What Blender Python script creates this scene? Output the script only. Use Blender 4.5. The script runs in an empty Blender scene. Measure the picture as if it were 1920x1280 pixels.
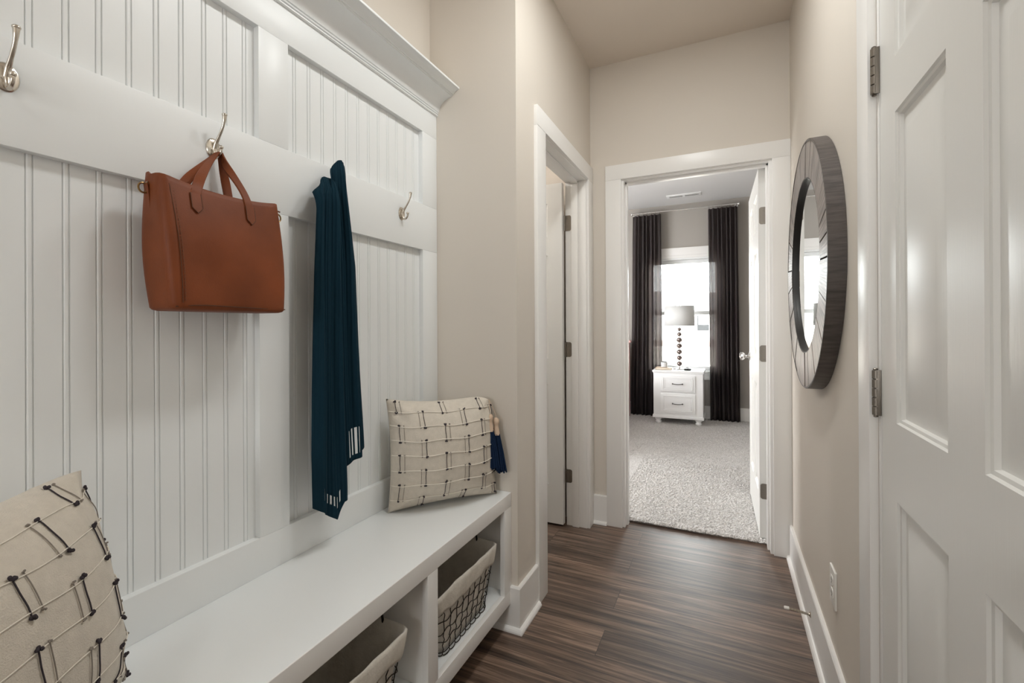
import bpy, bmesh, math, random
from mathutils import Vector, Matrix
random.seed(7)
R = math.radians
PI = math.pi
sc = bpy.context.scene
COL = sc.collection

# ------------------------------------------------------------------ materials
MATS = {}
def mat(name, color, rough=0.5, metal=0.0, spec=0.5, bump=None, var=None, sheen=0.0, coat=0.0):
    """bump=(scale xyz, strength, distance); var=(scale xyz, amount)"""
    if name in MATS: return MATS[name]
    m = bpy.data.materials.new(name); m.use_nodes = True
    nt = m.node_tree; N = nt.nodes; L = nt.links
    p = N['Principled BSDF']
    p.inputs['Base Color'].default_value = (*color, 1)
    p.inputs['Roughness'].default_value = rough
    p.inputs['Metallic'].default_value = metal
    p.inputs['Specular IOR Level'].default_value = spec
    if sheen: p.inputs['Sheen Weight'].default_value = sheen
    if coat: p.inputs['Coat Weight'].default_value = coat; p.inputs['Coat Roughness'].default_value = .25
    tc = N.new('ShaderNodeTexCoord')
    if bump:
        mp = N.new('ShaderNodeMapping'); mp.inputs['Scale'].default_value = bump[0]
        nz = N.new('ShaderNodeTexNoise'); nz.inputs['Scale'].default_value = 1; nz.inputs['Detail'].default_value = 4
        b = N.new('ShaderNodeBump'); b.inputs['Strength'].default_value = bump[1]; b.inputs['Distance'].default_value = bump[2]
        L.new(tc.outputs['Object'], mp.inputs['Vector']); L.new(mp.outputs['Vector'], nz.inputs['Vector'])
        L.new(nz.outputs['Fac'], b.inputs['Height']); L.new(b.outputs['Normal'], p.inputs['Normal'])
    if var:
        mp2 = N.new('ShaderNodeMapping'); mp2.inputs['Scale'].default_value = var[0]
        nz2 = N.new('ShaderNodeTexNoise'); nz2.inputs['Scale'].default_value = 1; nz2.inputs['Detail'].default_value = 5
        cr = N.new('ShaderNodeValToRGB')
        a = var[1]
        cr.color_ramp.elements[0].position = .3; cr.color_ramp.elements[1].position = .7
        cr.color_ramp.elements[0].color = (*[c*(1-a) for c in color], 1)
        cr.color_ramp.elements[1].color = (*[min(1, c*(1+a)) for c in color], 1)
        L.new(tc.outputs['Object'], mp2.inputs['Vector']); L.new(mp2.outputs['Vector'], nz2.inputs['Vector'])
        L.new(nz2.outputs['Fac'], cr.inputs['Fac']); L.new(cr.outputs['Color'], p.inputs['Base Color'])
    MATS[name] = m
    return m

WALL = mat('greige_wall_paint', (.668, .619, .555), .6, spec=.35, bump=((260, 260, 260), .06, .002))
CEIL = mat('ceiling_paint', (.74, .672, .60), .85, spec=.2, bump=((200, 200, 200), .08, .002))
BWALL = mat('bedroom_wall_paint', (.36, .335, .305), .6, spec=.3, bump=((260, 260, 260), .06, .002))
BCEIL = mat('bedroom_ceiling_paint', (.66, .655, .65), .8, spec=.2)
TRIM = mat('white_trim_paint', (.82, .81, .79), .32, spec=.5, bump=((60, 60, 9), .008, .001))
PANEL = mat('white_panelling_paint', (.80, .82, .825), .34, spec=.45, bump=((160, 160, 12), .05, .0012))
DOORP = mat('white_door_paint', (.74, .735, .71), .36, spec=.75, bump=((420, 420, 11), .12, .0012))
SHADOWBOX = mat('closet_shade', (.25, .24, .22), .8)  # shade of the shut closet put into the base colour
NICKEL = mat('brushed_nickel', (.62, .57, .50), .24, 1.0)
HINGE = mat('satin_nickel_hinge', (.25, .225, .195), .38, 1.0)
CHROME = mat('chrome', (.75, .74, .73), .08, 1.0)
DARKMETAL = mat('dark_wire', (.035, .028, .022), .4, .9)
LEATHER = mat('tan_leather', (.178, .045, .0125), .52, spec=.26, bump=((350, 350, 350), .22, .0012), var=((7, 7, 7), .22))
LEATHER_D = mat('tan_leather_edge', (.085, .028, .010), .55, spec=.35)
STITCH = mat('leather_stitch', (.16, .05, .018), .7)
BRASS = mat('antique_brass', (.30, .19, .085), .32, 1.0)
COTTON = mat('cream_cotton', (.63, .575, .495), .9, spec=.15, bump=((520, 520, 520), .7, .002), var=((60, 60, 60), .05), sheen=.15)
CORD = mat('cream_cord', (.76, .71, .63), .9, spec=.1)
GREYYARN = mat('grey_yarn', (.26, .23, .20), .95, spec=.1)
DARKYARN = mat('charcoal_yarn', (.052, .044, .050), .95, spec=.1)
NAVY = mat('navy_yarn', (.009, .023, .060), .9, spec=.15, bump=((700, 700, 30), .7, .003))
BEIGEYARN = mat('beige_yarn', (.62, .47, .35), .9, spec=.1, bump=((400, 400, 400), .5, .002))
LINER = mat('liner_cotton', (.63, .59, .525), .95, spec=.1, bump=((90, 90, 90), .4, .004), var=((40, 40, 40), .06))
NSW = mat('white_lacquer', (.86, .865, .87), .35, spec=.5)
PULL = mat('pewter_pull', (.12, .115, .11), .35, 1.0)
BLACK = mat('black_matte', (.02, .02, .02), .5)
PAPER = mat('tan_book_cover', (.50, .36, .24), .7)
PAGES = mat('book_pages', (.80, .74, .64), .9)
PLASTIC = mat('white_plastic', (.80, .78, .74), .35)
RUBBER = mat('white_rubber', (.78, .76, .72), .6)
PINK = mat('blush_headboard', (.60, .38, .36), .5)
BEDDING = mat('white_bedding', (.75, .73, .71), .9, bump=((20, 20, 20), .4, .01))
PRINT = mat('picture_print', (.55, .53, .50), .6)
CERAMIC = mat('white_ceramic', (.74, .75, .76), .3)

def nodes_of(name):
    m = bpy.data.materials.new(name); m.use_nodes = True
    return m, m.node_tree.nodes, m.node_tree.links

def wood_floor():
    m, N, L = nodes_of('dark_plank_floor')
    p = N['Principled BSDF']
    tc = N.new('ShaderNodeTexCoord')
    br = N.new('ShaderNodeTexBrick')
    br.offset = .37; br.offset_frequency = 2; br.squash = 1
    br.inputs['Color1'].default_value = (0, 0, 0, 1); br.inputs['Color2'].default_value = (1, 1, 1, 1)
    br.inputs['Mortar'].default_value = (.5, .5, .5, 1)
    br.inputs['Scale'].default_value = 1; br.inputs['Mortar Size'].default_value = .0011
    br.inputs['Mortar Smooth'].default_value = .3; br.inputs['Bias'].default_value = 0
    br.inputs['Brick Width'].default_value = 1.22; br.inputs['Row Height'].default_value = .152
    mp = N.new('ShaderNodeMapping'); mp.inputs['Location'].default_value = (.43, .055, 0)
    L.new(tc.outputs['Object'], mp.inputs['Vector']); L.new(mp.outputs['Vector'], br.inputs['Vector'])
    # grain, shifted per plank
    sep = N.new('ShaderNodeVectorMath'); sep.operation = 'MULTIPLY_ADD'
    comb = N.new('ShaderNodeCombineXYZ')
    mul = N.new('ShaderNodeMath'); mul.operation = 'MULTIPLY'; mul.inputs[1].default_value = 37
    L.new(br.outputs['Color'], mul.inputs[0]); L.new(mul.outputs[0], comb.inputs['Z']); L.new(mul.outputs[0], comb.inputs['X'])
    sep.inputs[1].default_value = (1.7, 52, 1)
    L.new(tc.outputs['Object'], sep.inputs[0]); L.new(comb.outputs[0], sep.inputs[2])
    n1 = N.new('ShaderNodeTexNoise'); n1.inputs['Scale'].default_value = 1; n1.inputs['Detail'].default_value = 7; n1.inputs['Roughness'].default_value = .68; n1.inputs['Distortion'].default_value = .9
    L.new(sep.outputs[0], n1.inputs['Vector'])
    sep2 = N.new('ShaderNodeVectorMath'); sep2.operation = 'MULTIPLY_ADD'; sep2.inputs[1].default_value = (1.3, 8, 1)
    L.new(tc.outputs['Object'], sep2.inputs[0]); L.new(comb.outputs[0], sep2.inputs[2])
    n2 = N.new('ShaderNodeTexNoise'); n2.inputs['Scale'].default_value = 1; n2.inputs['Detail'].default_value = 3; n2.inputs['Distortion'].default_value = 1.2
    L.new(sep2.outputs[0], n2.inputs['Vector'])
    r1 = N.new('ShaderNodeValToRGB')
    e = r1.color_ramp.elements
    e[0].position = .33; e[0].color = (.028, .0165, .011, 1)
    e[1].position = .72; e[1].color = (.37, .265, .197, 1)
    x = e.new(.5); x.color = (.128, .083, .059, 1)
    L.new(n1.outputs['Fac'], r1.inputs['Fac'])
    r2 = N.new('ShaderNodeValToRGB')
    r2.color_ramp.elements[0].position = .3; r2.color_ramp.elements[0].color = (.55, .53, .52, 1)
    r2.color_ramp.elements[1].position = .72; r2.color_ramp.elements[1].color = (1.25, 1.22, 1.2, 1)
    L.new(n2.outputs['Fac'], r2.inputs['Fac'])
    mx = N.new('ShaderNodeMix'); mx.data_type = 'RGBA'; mx.blend_type = 'MULTIPLY'; mx.inputs['Factor'].default_value = 1
    L.new(r1.outputs['Color'], mx.inputs['A']); L.new(r2.outputs['Color'], mx.inputs['B'])
    # plank tone
    mr = N.new('ShaderNodeMapRange'); mr.inputs['To Min'].default_value = .78; mr.inputs['To Max'].default_value = 1.22
    L.new(br.outputs['Color'], mr.inputs['Value'])
    mx2 = N.new('ShaderNodeMix'); mx2.data_type = 'RGBA'; mx2.blend_type = 'MULTIPLY'; mx2.inputs['Factor'].default_value = 1
    L.new(mx.outputs['Result'], mx2.inputs['A']); L.new(mr.outputs['Result'], mx2.inputs['B'])
    mx3 = N.new('ShaderNodeMix'); mx3.data_type = 'RGBA'; mx3.inputs['B'].default_value = (.012, .009, .007, 1)
    L.new(br.outputs['Fac'], mx3.inputs['Factor']); L.new(mx2.outputs['Result'], mx3.inputs['A'])
    L.new(mx3.outputs['Result'], p.inputs['Base Color'])
    rr = N.new('ShaderNodeMapRange'); rr.inputs['To Min'].default_value = .46; rr.inputs['To Max'].default_value = .32
    L.new(n1.outputs['Fac'], rr.inputs['Value']); L.new(rr.outputs['Result'], p.inputs['Roughness'])
    b = N.new('ShaderNodeBump'); b.inputs['Strength'].default_value = .35; b.inputs['Distance'].default_value = .0015
    sb = N.new('ShaderNodeMath'); sb.operation = 'SUBTRACT'
    L.new(n1.outputs['Fac'], sb.inputs[0]); L.new(br.outputs['Fac'], sb.inputs[1])
    L.new(sb.outputs[0], b.inputs['Height']); L.new(b.outputs['Normal'], p.inputs['Normal'])
    p.inputs['Specular IOR Level'].default_value = .75
    return m
FLOOR = wood_floor()

def carpet_mat():
    m, N, L = nodes_of('grey_carpet')
    p = N['Principled BSDF']; p.inputs['Roughness'].default_value = .98; p.inputs['Specular IOR Level'].default_value = .1
    tc = N.new('ShaderNodeTexCoord')
    n = N.new('ShaderNodeTexNoise'); n.inputs['Scale'].default_value = 190; n.inputs['Detail'].default_value = 3
    L.new(tc.outputs['Object'], n.inputs['Vector'])
    r = N.new('ShaderNodeValToRGB')
    r.color_ramp.elements[0].position = .33; r.color_ramp.elements[0].color = (.30, .285, .27, 1)
    r.color_ramp.elements[1].position = .62; r.color_ramp.elements[1].color = (.76, .74, .725, 1)
    L.new(n.outputs['Fac'], r.inputs['Fac']); L.new(r.outputs['Color'], p.inputs['Base Color'])
    b = N.new('ShaderNodeBump'); b.inputs['Strength'].default_value = .8; b.inputs['Distance'].default_value = .006
    L.new(n.outputs['Fac'], b.inputs['Height']); L.new(b.outputs['Normal'], p.inputs['Normal'])
    return m
CARPET = carpet_mat()

def barnwood():
    m, N, L = nodes_of('weathered_mirror_wood')
    p = N['Principled BSDF']; p.inputs['Roughness'].default_value = .36
    at = N.new('ShaderNodeAttribute'); at.attribute_name = 'grain'
    mp = N.new('ShaderNodeVectorMath'); mp.operation = 'MULTIPLY'; mp.inputs[1].default_value = (9, 160, 1)
    L.new(at.outputs['Vector'], mp.inputs[0])
    n = N.new('ShaderNodeTexNoise'); n.inputs['Scale'].default_value = 1; n.inputs['Detail'].default_value = 5
    L.new(mp.outputs[0], n.inputs['Vector'])
    r = N.new('ShaderNodeValToRGB')
    r.color_ramp.elements[0].position = .3; r.color_ramp.elements[0].color = (.10, .083, .073, 1)
    r.color_ramp.elements[1].position = .7; r.color_ramp.elements[1].color = (.48, .42, .38, 1)
    L.new(n.outputs['Fac'], r.inputs['Fac']); L.new(r.outputs['Color'], p.inputs['Base Color'])
    b = N.new('ShaderNodeBump'); b.inputs['Strength'].default_value = .4; b.inputs['Distance'].default_value = .002
    L.new(n.outputs['Fac'], b.inputs['Height']); L.new(b.outputs['Normal'], p.inputs['Normal'])
    return m
BARN = barnwood()
RIM = mat('dark_rim_wood', (.078, .066, .061), .42, spec=.5, bump=((30, 30, 260), .4, .002), var=((14, 14, 120), .35))
IRIM = mat('black_inner_rim', (.02, .018, .017), .45)

def glass_mat():
    m, N, L = nodes_of('window_glass')
    out = N['Material Output']; N.remove(N['Principled BSDF'])
    t = N.new('ShaderNodeBsdfTransparent'); t.inputs['Color'].default_value = (.96, .98, .97, 1)
    g = N.new('ShaderNodeBsdfGlossy'); g.inputs['Roughness'].default_value = .0
    f = N.new('ShaderNodeFresnel'); f.inputs['IOR'].default_value = 1.45
    mx = N.new('ShaderNodeMixShader')
    L.new(f.outputs[0], mx.inputs[0]); L.new(t.outputs[0], mx.inputs[1]); L.new(g.outputs[0], mx.inputs[2]); L.new(mx.outputs[0], out.inputs['Surface'])
    return m
GLASS = glass_mat()
def mirror_mat():
    m, N, L = nodes_of('silvered_mirror')
    p = N['Principled BSDF']; p.inputs['Base Color'].default_value = (.86, .88, .87, 1); p.inputs['Metallic'].default_value = 1; p.inputs['Roughness'].default_value = .0
    return m
MIRROR = mirror_mat()
def cloth(name, color, trans, wave=None, bumpsc=500, tcol=None, sheer=0):
    m, N, L = nodes_of(name)
    out = N['Material Output']; p = N['Principled BSDF']
    p.inputs['Base Color'].default_value = (*color, 1); p.inputs['Roughness'].default_value = .9; p.inputs['Specular IOR Level'].default_value = .12
    tc = N.new('ShaderNodeTexCoord')
    n = N.new('ShaderNodeTexNoise'); n.inputs['Scale'].default_value = bumpsc
    L.new(tc.outputs['Object'], n.inputs['Vector'])
    h = n.outputs['Fac']
    if wave:
        w = N.new('ShaderNodeTexWave'); w.bands_direction = 'X'; w.inputs['Scale'].default_value = wave
        at = N.new('ShaderNodeAttribute'); at.attribute_name = 'grain'
        L.new(at.outputs['Vector'], w.inputs['Vector'])
        ad = N.new('ShaderNodeMath'); ad.operation = 'MULTIPLY_ADD'; ad.inputs[1].default_value = .3
        L.new(h, ad.inputs[0]); L.new(w.outputs['Fac'], ad.inputs[2]); h = ad.outputs[0]
    b = N.new('ShaderNodeBump'); b.inputs['Strength'].default_value = .6; b.inputs['Distance'].default_value = .003
    L.new(h, b.inputs['Height']); L.new(b.outputs['Normal'], p.inputs['Normal'])
    if trans:
        t = N.new('ShaderNodeBsdfTranslucent'); t.inputs['Color'].default_value = (*(tcol or [min(1, c*2.2) for c in color]), 1)
        mx = N.new('ShaderNodeMixShader'); mx.inputs[0].default_value = trans
        L.new(p.outputs[0], mx.inputs[1]); L.new(t.outputs[0], mx.inputs[2]); L.new(mx.outputs[0], out.inputs['Surface'])
        if sheer:
            tr = N.new('ShaderNodeBsdfTransparent'); m2 = N.new('ShaderNodeMixShader'); m2.inputs[0].default_value = sheer
            L.new(mx.outputs[0], m2.inputs[1]); L.new(tr.outputs[0], m2.inputs[2]); L.new(m2.outputs[0], out.inputs['Surface'])
    return m
CURTAIN = cloth('charcoal_linen', (.105, .092, .092), .5, bumpsc=260, tcol=(.34, .29, .275), sheer=.13)
SHADE = cloth('white_lampshade', (.84, .85, .845), .08, tcol=(.4, .4, .39))
SCARF = cloth('teal_knit', (.006, .027, .043), .05, wave=22, bumpsc=900)

# ------------------------------------------------------------------ mesh helpers
def new(): return bmesh.new()
def box(bm, x0, x1, y0, y1, z0, z1):
    v = [bm.verts.new((x, y, z)) for x in (x0, x1) for y in (y0, y1) for z in (z0, z1)]
    for f in ((0, 1, 3, 2), (4, 6, 7, 5), (0, 4, 5, 1), (2, 3, 7, 6), (0, 2, 6, 4), (1, 5, 7, 3)):
        bm.faces.new([v[i] for i in f])
    return v
def bevel(bm, w, seg=2):
    bmesh.ops.bevel(bm, geom=bm.edges[:], offset=w, segments=seg, profile=.6, affect='EDGES', clamp_overlap=True)
    return bm
def bbox(x0, x1, y0, y1, z0, z1, w=.002, seg=2):
    bm = new(); box(bm, x0, x1, y0, y1, z0, z1); return bevel(bm, w, seg)
def add(bm, other):
    me = bpy.data.meshes.new('t'); other.to_mesh(me); other.free(); bm.from_mesh(me); bpy.data.meshes.remove(me); return bm
def addbb(bm, *a, **k): return add(bm, bbox(*a, **k))
def tube(bm, pts, rad, n=10, cap=True, closed=False, flat=None):
    """sweep a circle (or ellipse: flat=(dir, ratio)) along points"""
    pts = [Vector(p) for p in pts]; m = len(pts)
    if not hasattr(rad, '__len__'): rad = [rad]*m
    rings = []; up = None
    for i, p in enumerate(pts):
        if closed: t = (pts[(i+1) % m]-pts[i-1])
        else: t = pts[min(i+1, m-1)]-pts[max(i-1, 0)]
        if t.length < 1e-9: t = Vector((0, 0, 1))
        t.normalize()
        if up is None:
            up = Vector((0, 0, 1)) if abs(t.z) < .9 else Vector((1, 0, 0))
        a = up-t*up.dot(t)
        if a.length < 1e-6: a = t.orthogonal()
        a.normalize(); b = t.cross(a); up = a
        rings.append([bm.verts.new(p+(a*math.cos(2*PI*k/n)+b*math.sin(2*PI*k/n))*rad[i]) for k in range(n)])
    for i in range(m if closed else m-1):
        A, B = rings[i], rings[(i+1) % m]
        for k in range(n): bm.faces.new((A[k], A[(k+1) % n], B[(k+1) % n], B[k]))
    if cap and not closed:
        bm.faces.new(rings[0][::-1]); bm.faces.new(rings[-1])
    return bm
def strap(bm, pts, width_dir, w, th):
    """flat band along pts; width_dir: vector or list of vectors"""
    pts = [Vector(p) for p in pts]; m = len(pts); rings = []
    for i, p in enumerate(pts):
        t = (pts[min(i+1, m-1)]-pts[max(i-1, 0)]).normalized()
        wd = Vector(width_dir[i] if isinstance(width_dir, list) else width_dir)
        wd = (wd-t*wd.dot(t)).normalized(); nn = t.cross(wd)
        ww = w[i] if hasattr(w, '__len__') else w
        prof = [(-1, -.6), (-.9, -1), (.9, -1), (1, -.6), (1, .6), (.9, 1), (-.9, 1), (-1, .6)]
        rings.append([bm.verts.new(p+wd*a*ww/2+nn*b*th/2) for a, b in prof])
    for A, B in zip(rings, rings[1:]):
        for k in range(8): bm.faces.new((A[k], A[(k+1) % 8], B[(k+1) % 8], B[k]))
    bm.faces.new(rings[0][::-1]); bm.faces.new(rings[-1])
    return bm
def lathe(bm, prof, c=(0, 0, 0), n=32, axis='z', caps=True):
    rings = []
    for r, h in prof:
        ring = []
        for k in range(n):
            a = 2*PI*k/n; x, y = r*math.cos(a), r*math.sin(a)
            p = {'z': (x, y, h), 'y': (x, h, y), 'x': (h, x, y)}[axis]
            ring.append(bm.verts.new(Vector(p)+Vector(c)))
        rings.append(ring)
    for A, B in zip(rings, rings[1:]):
        for k in range(n):
            bm.faces.new((A[k], A[(k+1) % n], B[(k+1) % n], B[k]))
    if caps and prof[0][0] > 1e-6: bm.faces.new(rings[0][::-1])
    if caps and prof[-1][0] > 1e-6: bm.faces.new(rings[-1])
    bmesh.ops.remove_doubles(bm, verts=bm.verts[:], dist=1e-6)
    return bm
def prism(bm, poly, a0, a1, axis='y'):
    def pt(p, a):
        return {'y': (p[0], a, p[1]), 'x': (a, p[0], p[1]), 'z': (p[0], p[1], a)}[axis]
    A = [bm.verts.new(pt(p, a0)) for p in poly]; B = [bm.verts.new(pt(p, a1)) for p in poly]
    n = len(poly)
    for i in range(n): bm.faces.new((A[i], A[(i+1) % n], B[(i+1) % n], B[i]))
    bm.faces.new(A[::-1]); bm.faces.new(B)
    return bm
def sphere(bm, c, r, s=(1, 1, 1), u=14, v=9):
    M = Matrix.Translation(c) @ Matrix.Diagonal((r*s[0], r*s[1], r*s[2], 1))
    bmesh.ops.create_uvsphere(bm, u_segments=u, v_segments=v, radius=1, matrix=M); return bm
def bez(p0, p1, p2, p3, n=12):
    o = []
    for i in range(n+1):
        t = i/n; o.append(tuple((1-t)**3*a+3*(1-t)**2*t*b+3*(1-t)*t*t*c+t**3*d for a, b, c, d in zip(p0, p1, p2, p3)))
    return o
def catmull(P, n=8):
    P = [Vector(p) for p in P]; Q = [P[0]]+P+[P[-1]]; o = []
    for i in range(1, len(Q)-2):
        a, b, c, d = Q[i-1:i+3]
        for k in range(n):
            t = k/n
            o.append(.5*((2*b)+(c-a)*t+(2*a-5*b+4*c-d)*t*t+(-a+3*b-3*c+d)*t**3))
    o.append(P[-1]); return o
def grid(bm, nu, nv, f, skip=None, grain=None):
    lay = bm.verts.layers.float_vector.get('grain') or bm.verts.layers.float_vector.new('grain')
    V = [[bm.verts.new(f(i/nu, j/nv)) for j in range(nv+1)] for i in range(nu+1)]
    if grain:
        for i in range(nu+1):
            for j in range(nv+1): V[i][j][lay] = grain(i/nu, j/nv)
    for i in range(nu):
        for j in range(nv):
            if skip and skip(i, j): continue
            bm.faces.new((V[i][j], V[i+1][j], V[i+1][j+1], V[i][j+1]))
    return V

def root_of(o):
    while o.parent is not None: o = o.parent
    return o
def obj(name, bm, m, parent=None, smooth=True, local=False, angle=35, solid=0, sub=0):
    bmesh.ops.recalc_face_normals(bm, faces=bm.faces[:])
    if parent is not None and not local:
        bm.transform(root_of(parent).matrix_basis.inverted())
    me = bpy.data.meshes.new(name); bm.to_mesh(me); bm.free()
    if smooth:
        for p in me.polygons: p.use_smooth = True
        if angle < 180:
            me.set_sharp_from_angle(angle=R(angle))
    me.materials.append(m)
    o = bpy.data.objects.new(name, me); COL.objects.link(o)
    if parent is not None: o.parent = parent
    if solid:
        s = o.modifiers.new('thickness', 'SOLIDIFY'); s.thickness = solid; s.offset = 0
    if sub:
        s = o.modifiers.new('smooth', 'SUBSURF'); s.levels = sub; s.render_levels = sub
    return o
def tag(o, label=None, cat=None, group=None, kind=None):
    if label: o['label'] = label
    if cat: o['category'] = cat
    if group: o['group'] = group
    if kind: o['kind'] = kind
    return o
def thing(name, label, cat, loc=(0, 0, 0), mtx=None, group=None, kind=None):
    o = bpy.data.objects.new(name, None); COL.objects.link(o); o.empty_display_size = .05
    o.matrix_basis = mtx if mtx is not None else Matrix.Translation(loc)
    return tag(o, label, cat, group, kind)
def struct(name, bm, m, smooth=False, label=None):
    o = obj(name, bm, m, None, smooth); o['kind'] = 'structure'
    if label: o['label'] = label
    return o
def dup(root, label=None, offset=(0, 0, 0), group=None):
    r = root.copy(); COL.objects.link(r)
    r.matrix_basis = Matrix.Translation(offset) @ root.matrix_basis
    if label: r['label'] = label
    if group: r['group'] = group
    for ch in list(root.children):
        c = ch.copy(); COL.objects.link(c); c.parent = r
        for g in ch.children:
            d = g.copy(); COL.objects.link(d); d.parent = c
    return r

# ------------------------------------------------------------------ key dimensions (metres; camera stands at x=0, y=0)
ZC = 2.75                      # ceiling
XB = -1.142                    # alcove back wall
XL = -.738                     # hall left wall
XR = .307                      # hall right wall
YA = 1.627                     # alcove end wall
YE = 2.718; YE2 = 2.833        # end wall faces
YN = -2.4                      # where the modelled hall ends behind the camera
ZO = 2.05                      # casing opening height
XF = -1.109                    # face of the panelling boards
BX = -1.128                    # beadboard face
XBF = -.765                    # bench front
ZB = .536                      # bench top
BXL, BXR, BYF = -3.3, .345, 6.25   # bedroom
# ------------------------------------------------------------------ floors, ceilings, walls
b = new(); box(b, -3.0, .45, YN-.1, YE2-.005, -.1, 0); struct('floor', b, FLOOR)
def carpet():
    bm = new(); rnd = random.Random(3)
    # fine pile near the threshold, coarser far away
    def patch(x0, x1, y0, y1, s, amp, edge=False):
        nx, ny = int((x1-x0)/s), int((y1-y0)/s)
        V = []
        for i in range(nx+1):
            row = []
            for j in range(ny+1):
                x = x0+(x1-x0)*i/nx; y = y0+(y1-y0)*j/ny
                z = (.016+.007*max(0, min(1, (3.6-y)/.7)))+rnd.uniform(-amp, amp)
                jx = rnd.uniform(-.35, .35)*s if 0 < i < nx else 0; jy = rnd.uniform(-.35, .35)*s if 0 < j < ny else 0
                if edge and j == 0:
                    z = .001; jy = .004+.002*math.sin(x*9)
                elif edge and j == 1: z = .012+rnd.uniform(-.003, .003); jy = -.014+rnd.uniform(-.003, .003)+.002*math.sin(x*9)
                elif edge and j == 2: jy = -.010+rnd.uniform(-.003, .003)+.003*math.sin(x*9)
                if not edge and j in (0, ny): z = .014; 
                if edge and j == ny: z = .016
                row.append(bm.verts.new((x+jx, y+jy, z)))
            V.append(row)
        for i in range(nx):
            for j in range(ny): bm.faces.new((V[i][j], V[i+1][j], V[i+1][j+1], V[i][j+1]))
    patch(-.66, .345, 2.812, 4.2, .0085, .0042, True)
    patch(-1.25, .345, 4.2, BYF, .015, .004)
    box(bm, BXL, .345, YE2-.03, BYF, -.05, -.003)
    box(bm, BXL, -.66, YE2, 4.2, 0, .014); box(bm, BXL, -1.25, 4.2, BYF, 0, .014)
    return bm
struct('floor_carpet', carpet(), CARPET, label='pale grey looped bedroom carpet beyond the end doorway')

b = new(); box(b, -1.26, .45, YN, YE+.05, ZC, ZC+.1); struct('ceiling', b, CEIL)
b = new(); box(b, XB-.12, -.80, YN-.1, YN, 0, ZC); box(b, -.20, XR+.12, YN-.1, YN, 0, ZC); box(b, -.80, -.20, YN-.1, YN, 0, 1.2); box(b, -.80, -.20, YN-.1, YN, 1.8, ZC)  # unseen wall; its window hole is added and sized for rear daylight
struct('wall_near', b, WALL)
b = new(); box(b, BXL, .45, YE2-.06, BYF+.12, ZC, ZC+.1); struct('ceiling_bedroom', b, BCEIL)

b = new(); box(b, XB-.12, XB, YN, YA+.12, 0, ZC); struct('wall_alcove_back', b, WALL)
b = new(); box(b, XB, XL, YA, YA+.12, 0, ZC); struct('wall_alcove_end', b, WALL)
# hall left wall with its doorway
LD0, LD1 = 1.907, 2.623        # rough jamb-to-jamb
b = new(); box(b, XL-.122, XL, YA+.12, LD0-.012, 0, ZC); box(b, XL-.122, XL, LD1+.012, YE, 0, ZC); box(b, XL-.122, XL, LD0-.012, LD1+.012, ZO+.018, ZC)
struct('wall_left', b, WALL)
# end wall with the bedroom doorway
ED0, ED1 = -.546, .220
b = new(); box(b, -3.0, ED0-.015, YE, YE2, 0, ZC); box(b, ED1+.015, .43, YE, YE2, 0, ZC); box(b, ED0-.015, ED1+.015, YE, YE2, ZO+.018, ZC)
struct('wall_end', b, WALL)
# right wall with closet door opening
RD0, RD1 = .474, 1.239
b = new(); box(b, XR, XR+.12, RD1+.012, YE, 0, ZC); box(b, XR, XR+.12, YN, RD0-.012, 0, ZC); box(b, XR, XR+.12, RD0-.012, RD1+.012, ZO+.018, ZC)
struct('wall_right', b, WALL)
b = new(); box(b, XR+.12, XR+.14, RD0-.1, RD1+.1, 0, ZC); struct('wall_closet', b, SHADOWBOX)
# left side room seen only past its open door
b = new(); box(b, -3.0, -2.9, YA+.12, YE, 0, ZC); box(b, -2.9, XB-.12, YA+.02, YA+.12, 0, ZC); box(b, -2.9, XL-.122, YA+.12, YE, ZC, ZC+.1)
struct('wall_side_room', b, mat('side_room_paint', (.72, .72, .71), .6))
# bedroom
WX0, WX1, WZ0, WZ1 = -.94, -.03, .60, 2.06     # window hole
b = new()
box(b, BXL, WX0, BYF, BYF+.14, 0, ZC); box(b, WX1, .43, BYF, BYF+.14, 0, ZC); box(b, WX0, WX1, BYF, BYF+.14, 0, WZ0); box(b, WX0, WX1, BYF, BYF+.14, WZ1, ZC)
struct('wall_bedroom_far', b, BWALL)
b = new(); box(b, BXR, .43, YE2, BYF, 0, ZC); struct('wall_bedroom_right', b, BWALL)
b = new(); box(b, BXL-.1, BXL, YE2, BYF+.14, 0, .6); box(b, BXL-.1, BXL, YE2, BYF+.14, 2.1, ZC); box(b, BXL-.1, BXL, YE2, 3.1, .6, 2.1); box(b, BXL-.1, BXL, 4.35, BYF+.14, .6, 2.1); struct('wall_bedroom_left', b, BWALL)  # unseen window hole added so daylight reaches carpet and nightstand

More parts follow.
